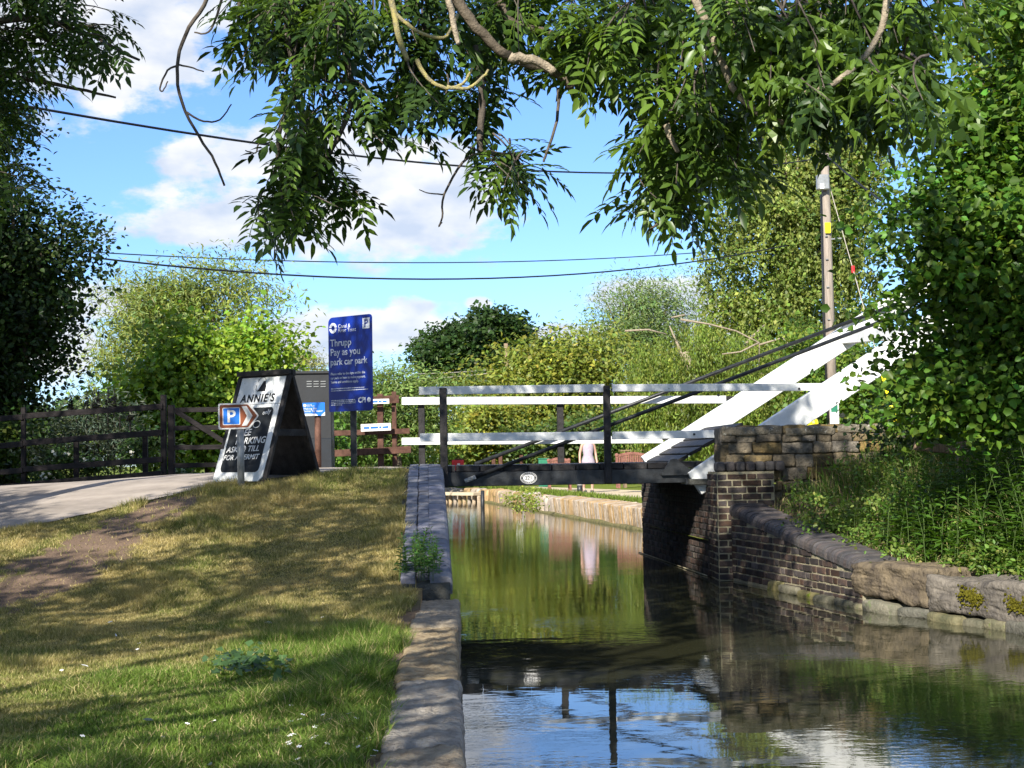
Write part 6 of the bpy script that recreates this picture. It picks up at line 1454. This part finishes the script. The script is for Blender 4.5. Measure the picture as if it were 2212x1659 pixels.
SPR = [  # anchor px, ends ellipse (u,v,ru,rv), distance, twigs, leaves per twig
    ((690, -120), (600, 40, 170, 60), 5.9, 24, 7), ((700, -80), (580, 120, 130, 70), 5.7, 26, 7), ((720, -60), (640, 210, 120, 80), 5.6, 30, 7), ((760, -60), (780, 130, 130, 110), 5.5, 34, 7),
    ((700, 120), (650, 330, 90, 50), 5.5, 14, 6), ((640, 230), (640, 430, 75, 60), 5.5, 24, 7), ((620, 380), (600, 520, 62, 45), 5.5, 17, 6), ((650, 380), (735, 460, 55, 40), 5.5, 11, 6), ((700, 200), (820, 310, 90, 65), 5.5, 18, 6),
    ((860, -60), (920, 60, 110, 80), 5.6, 26, 7), ((900, 20), (930, 190, 110, 70), 5.6, 26, 7), ((900, 120), (900, 300, 90, 60), 5.5, 16, 6), ((1060, 180), (1060, 280, 80, 50), 5.5, 13, 6), ((1060, 330), (1100, 400, 75, 50), 5.4, 13, 6), ((1040, 330), (1165, 385, 45, 40), 5.4, 7, 5),
    ((1060, -60), (1110, 90, 140, 80), 5.6, 40, 7), ((1160, -20), (1200, 180, 90, 60), 5.5, 16, 6), ((1200, 20), (1290, 110, 120, 90), 5.3, 38, 7), ((1280, 60), (1290, 210, 80, 65), 5.2, 16, 6), ((1380, -40), (1400, 120, 110, 100), 5.0, 28, 7), ((1420, 60), (1440, 230, 80, 50), 5.0, 16, 6),
    ((1480, 240), (1380, 420, 80, 50), 5.0, 20, 7), ((1500, 240), (1480, 400, 90, 80), 5.0, 26, 7), ((1440, 380), (1430, 510, 70, 45), 5.0, 15, 6), ((1540, 280), (1570, 430, 70, 60), 4.9, 16, 7), ((1500, 100), (1530, 300, 100, 70), 4.8, 26, 7),
    ((1600, -60), (1620, 90, 130, 90), 4.5, 34, 7), ((1700, -40), (1760, 130, 120, 100), 4.3, 30, 7), ((1680, 60), (1680, 250, 110, 60), 4.4, 24, 6), ((1850, -60), (1890, 110, 100, 110), 4.2, 24, 7), ((1800, 120), (1820, 270, 100, 60), 4.2, 18, 6),
    ((2000, -40), (2020, 110, 90, 90), 4.2, 16, 6), ((1960, 120), (2040, 240, 80, 50), 3.9, 10, 5), ((1960, 200), (1940, 290, 60, 40), 4.0, 8, 5), ((1480, -60), (1500, 40, 90, 60), 4.9, 20, 7),
    ((-60, -60), (60, 30, 110, 60), 7.2, 26, 7), ((-80, 60), (90, 110, 110, 60), 7.3, 30, 7), ((60, 60), (230, 110, 90, 55), 7.2, 22, 7), ((120, -80), (160, 20, 110, 50), 7.2, 18, 6), ((-80, 180), (60, 200, 110, 50), 7.4, 26, 7), ((-80, 260), (30, 310, 90, 80), 7.6, 24, 7), ((-80, 400), (20, 440, 80, 80), 7.8, 16, 7),
]
rl = random.Random(99); LMS = []; twigs = Acc()
for (an, (u, v, ru, rv_), Yd, nt_, nlv) in SPR:
    A_ = PY(an[0], an[1], Yd)
    for k in range(int(nt_*0.46+0.5)):
        a = rl.random()*6.283; q = math.sqrt(rl.random()); Ye = Yd+rl.uniform(-0.45, 0.45)
        E = PY(u+ru*q*math.cos(a), v-(62 if v > 340 and u > 1200 else 30)+rv_*q*math.sin(a), Ye); ln = (E-A_).length
        S_ = A_.lerp(E, rl.uniform(0.0, 0.45)) + Vector((rl.uniform(-.1, .1), rl.uniform(-.1, .1), rl.uniform(-.02, .10)))
        M_ = S_.lerp(E, 0.5)+Vector((rl.uniform(-.08, .08), rl.uniform(-.08, .08), 0.10*ln*rl.uniform(0.2, 1.2)))
        cur_ = bez(S_, M_, E, 6); twigs.add(tubegeo(cur_, [0.0045-0.0005*i for i in range(7)], 4, False))
        for j in range(max(4, nlv-1)):
            t = 0.30+0.70*(j+rl.random()*0.6)/nlv; t = min(t, 1.0); P_ = S_*(1-t)**2+M_*2*t*(1-t)+E*t*t; T_ = ((M_-S_)*(1-t)+(E-M_)*t).normalized()
            sd = Vector((rl.uniform(-1, 1), rl.uniform(-1, 1), rl.uniform(-0.8, 0.5))); dirx = (T_*0.4+sd*0.9+Vector((0, 0, -0.10))).normalized()
            upn = Vector((rl.uniform(-.5, .5), rl.uniform(-.5, .5), 1)); m4 = frame(P_, dirx, upn - dirx*upn.dot(dirx)); sc_ = rl.uniform(0.55, 0.92)
            LMS.append((m4 @ Matrix.Scale(sc_, 4), Yd, rl.randrange(8) if u < 1180 or rl.random() < 0.3 else rl.choice((4, 6, 2, 6)), dirx))  # right-hand sprays draw paler leaves: sunlight put into the leaf tone
ob('twigs', twigs.mesh('twigs', TWIG), ash, kind='stuff')
# the 290 largest in the picture are leaves of their own, the others are one mass
def inview(m4):
    p = Vector((m4[0][3], m4[1][3], m4[2][3]))-CAM; z = p.dot(Fv); u = 1106+FPX*p.dot(Rv)/z; v = 829.5-FPX*p.dot(Uv)/z; return 10 < u < 2200 and 10 < v < 1650
LMS.sort(key=lambda q: (not inview(q[0]), q[1]+0.6*rl.random()))
for (m4, _, k, _) in LMS[:290]: ob('leaf', LEAFMESH[k], ash, m4)
rest = LMS[290:]; nv = len(LVn); Vs = np.empty((len(rest), nv, 3)); Cs = np.empty((len(rest), nv, 3)); tones = [tuple(m.color_attributes['tone'].data[0].color)[:3] for m in LEAFMESH]
for i, (m4, _, k, _) in enumerate(rest):
    mm = np.array(m4); Vs[i] = LVn @ mm[:3, :3].T+mm[:3, 3]; Cs[i] = np.array(tones[k])*(0.8+0.4*rl.random())
Qs = (LFn[None]+(np.arange(len(rest))*nv)[:, None, None]).reshape(-1, 3)
ob('foliage', fastmesh('foliage', Vs.reshape(-1, 3), Qs, ASHLEAF, Cs.reshape(-1, 3)), ash, kind='stuff')
# trunk and main limbs outside the view
ac = Acc(); B0 = Vector((-7.5, -3.0, 0.2)); T0 = Vector((-6.9, -2.3, 5.0))
ac.add(tubegeo(bez(B0, B0.lerp(T0, .5)+Vector((.2, -.1, 0)), T0, 8), [0.30-0.015*i for i in range(9)], 14))
for (e, r_) in (((-1.2, 4.5, 5.2), .13), ((1.2, 4.6, 4.6), .12), ((-4.5, 6.8, 6.8), .14), ((-7.5, 4.5, 6.8), .13), ((-1.0, 9.0, 7.6), .12), ((3.5, 5.5, 5.8), .11), ((-8.5, -2, 7.0), .14), ((-2.5, 2.0, 8.4), .14), ((1.5, 0, 7), .12), ((-5, -6, 8), .13)):
    e = Vector(e); s_ = B0.lerp(T0, rl.uniform(.72, 1)); ac.add(tubegeo(bez(s_, s_.lerp(e, .5)+Vector((0, 0, .9)), e, 10), [r_*.6*(1-.075*i) for i in range(11)], 8))
ob('trunk', ac.mesh('trunk', BARK), ash)
# high crown: clumps placed where their shade lands on bank, bridge front and water; gaps let sun patches through
kx_, ky_ = -SUN_POS.x/SUN_POS.z, -SUN_POS.y/SUN_POS.z        # shadow shift per metre of height
rc = np.random.default_rng(77)
n = 8200; Tx = rc.uniform(-11.5, 7.5, n); Ty = rc.uniform(2.0, 26.5, n); Hh = rc.random(n)
GAPS = [  # picture places where the sun comes through (u, v, ground z, rx, ry)
    (130, 1470, .35, .85, .75), (330, 1420, .35, .5, .35), (640, 1285, .45, .30, .45), (330, 1320, .4, .35, .5), (800, 1310, .4, .16, .35), (440, 1560, .35, .45, .22), (560, 1505, .35, .30, .16), (720, 1400, .35, .16, .3),
    (470, 1215, .6, .25, .5), (850, 1160, .8, .25, .7), (900, 1390, .36, .12, .5), (910, 1480, .36, .12, .25), (960, 1350, .36, .12, .3), (100, 1110, 1.0, 1.4, .8), (300, 1060, 1.1, 1.5, .6), (30, 1260, .5, .5, .5),
    (1730, 1120, .8, .35, .9), (1800, 1180, .6, .3, .7), (1960, 1230, .42, .35, .6), (1650, 1150, .5, .10, .5), (1730, 1200, .25, .16, .6), (2060, 1180, .5, .35, .5), (1990, 1300, .3, .2, .35), (560, 1640, .35, .5, .12), (800, 1560, .35, .3, .12), (150, 1630, .35, .3, .10)]
gp = [(Vector((2.9, 18.9, .5)), .5, .35, .75)]+[(PZ(u, v, z), z, a, b) for (u, v, z, a, b) in GAPS]
keep = np.ones(n, bool)
dn = fbm(Tx*0.55, Ty*0.42, 91)
keep &= dn > np.where((Tx < -2.6) & (Ty > 13.5) & (Ty < 21), 0.46, np.where((Ty > 9) & (Ty < 18.6) & (Tx > -3.8), 0.12, np.where(Ty > 8, 0.24, 0.36)))
keep &= (Ty < 20.6) | (Tx < -3.6)
keep &= ~((Tx > 4.6) & (Ty > 12) & (dn < 0.56))
keep &= ~((Tx > 3.3) & (Tx < 6.2) & (Ty > 11.5) & (Ty < 16.4) & (dn < 0.50))
for (p, z, a, b) in gp:
    gxp = p.x+kx_*(z-1.0)*-1*-1*0+ (1.0-z)*(-kx_); gyp = p.y+(1.0-z)*(-ky_)
    gxp = p.x-(1.0-z)*kx_; gyp = p.y-(1.0-z)*ky_
    keep &= (((Tx-gxp)/(a*.8+.12))**2+((Ty-gyp)/(b*.8+.20))**2) > 1+1.1*(fbm(Tx*2.2, Ty*2.2, 95)-0.5)
keep &= ~((Tx > 0.3) & (Ty < 10.8) & (dn < 0.74)); keep &= ~((Tx > 2.2) & (dn < 0.44) & (Ty < 17))
Tx, Ty, Hh = Tx[keep], Ty[keep], Hh[keep]
hmin = np.maximum(4.3, (1.85+.30*(Ty+ky_))/(1+.30*ky_)+0.35); h = hmin+0.2+1.9*Hh
Cc = np.stack([Tx-kx_*(h-1), Ty-ky_*(h-1), h], 1)
per = 22; N = len(Cc)*per; P = np.repeat(Cc, per, 0)+rc.normal(size=(N, 3))*np.array([.17, .17, .13]); A = rc.normal(size=(N, 3)); A[:, 2] -= .3; Nn = rc.normal(size=(N, 3))*.5+np.array([0, 0, 1.0]); LL = .15*(0.7+.6*rc.random(N))
ob('crown', leafmesh('crown', P, A, Nn, LL, LL*.55, np.tile([.04, .08, .015], (N, 1))*(1+.2*rc.normal(size=(N, 1))), LEAF), ash)
# unseen tree added off to the left to shade the ivy clad one
LN = [(-13.5, 19.5, 8, 3.0, 3.0, 2.8), (-15.5, 17, 7, 3, 3, 3), (-13.2, 21, 5.5, 2.4, 2.6, 2.4), (-16.5, 20, 6.2, 3, 3, 2.8)]
tree('shade_tree', 'unseen leafy tree added left of the road to shade the ivy clad tree', 'tree', (-14.5, 19, 0.6), LN, 0.3, 180, dict(ncl=1100, per=26, size=0.26, col=(0.04, 0.08, 0.015), spread=0.4, aspect=0.7, shell=0.3))
print('objects', len(bpy.data.objects), 'tris approx', sum(len(m.polygons)*2 for m in bpy.data.meshes))
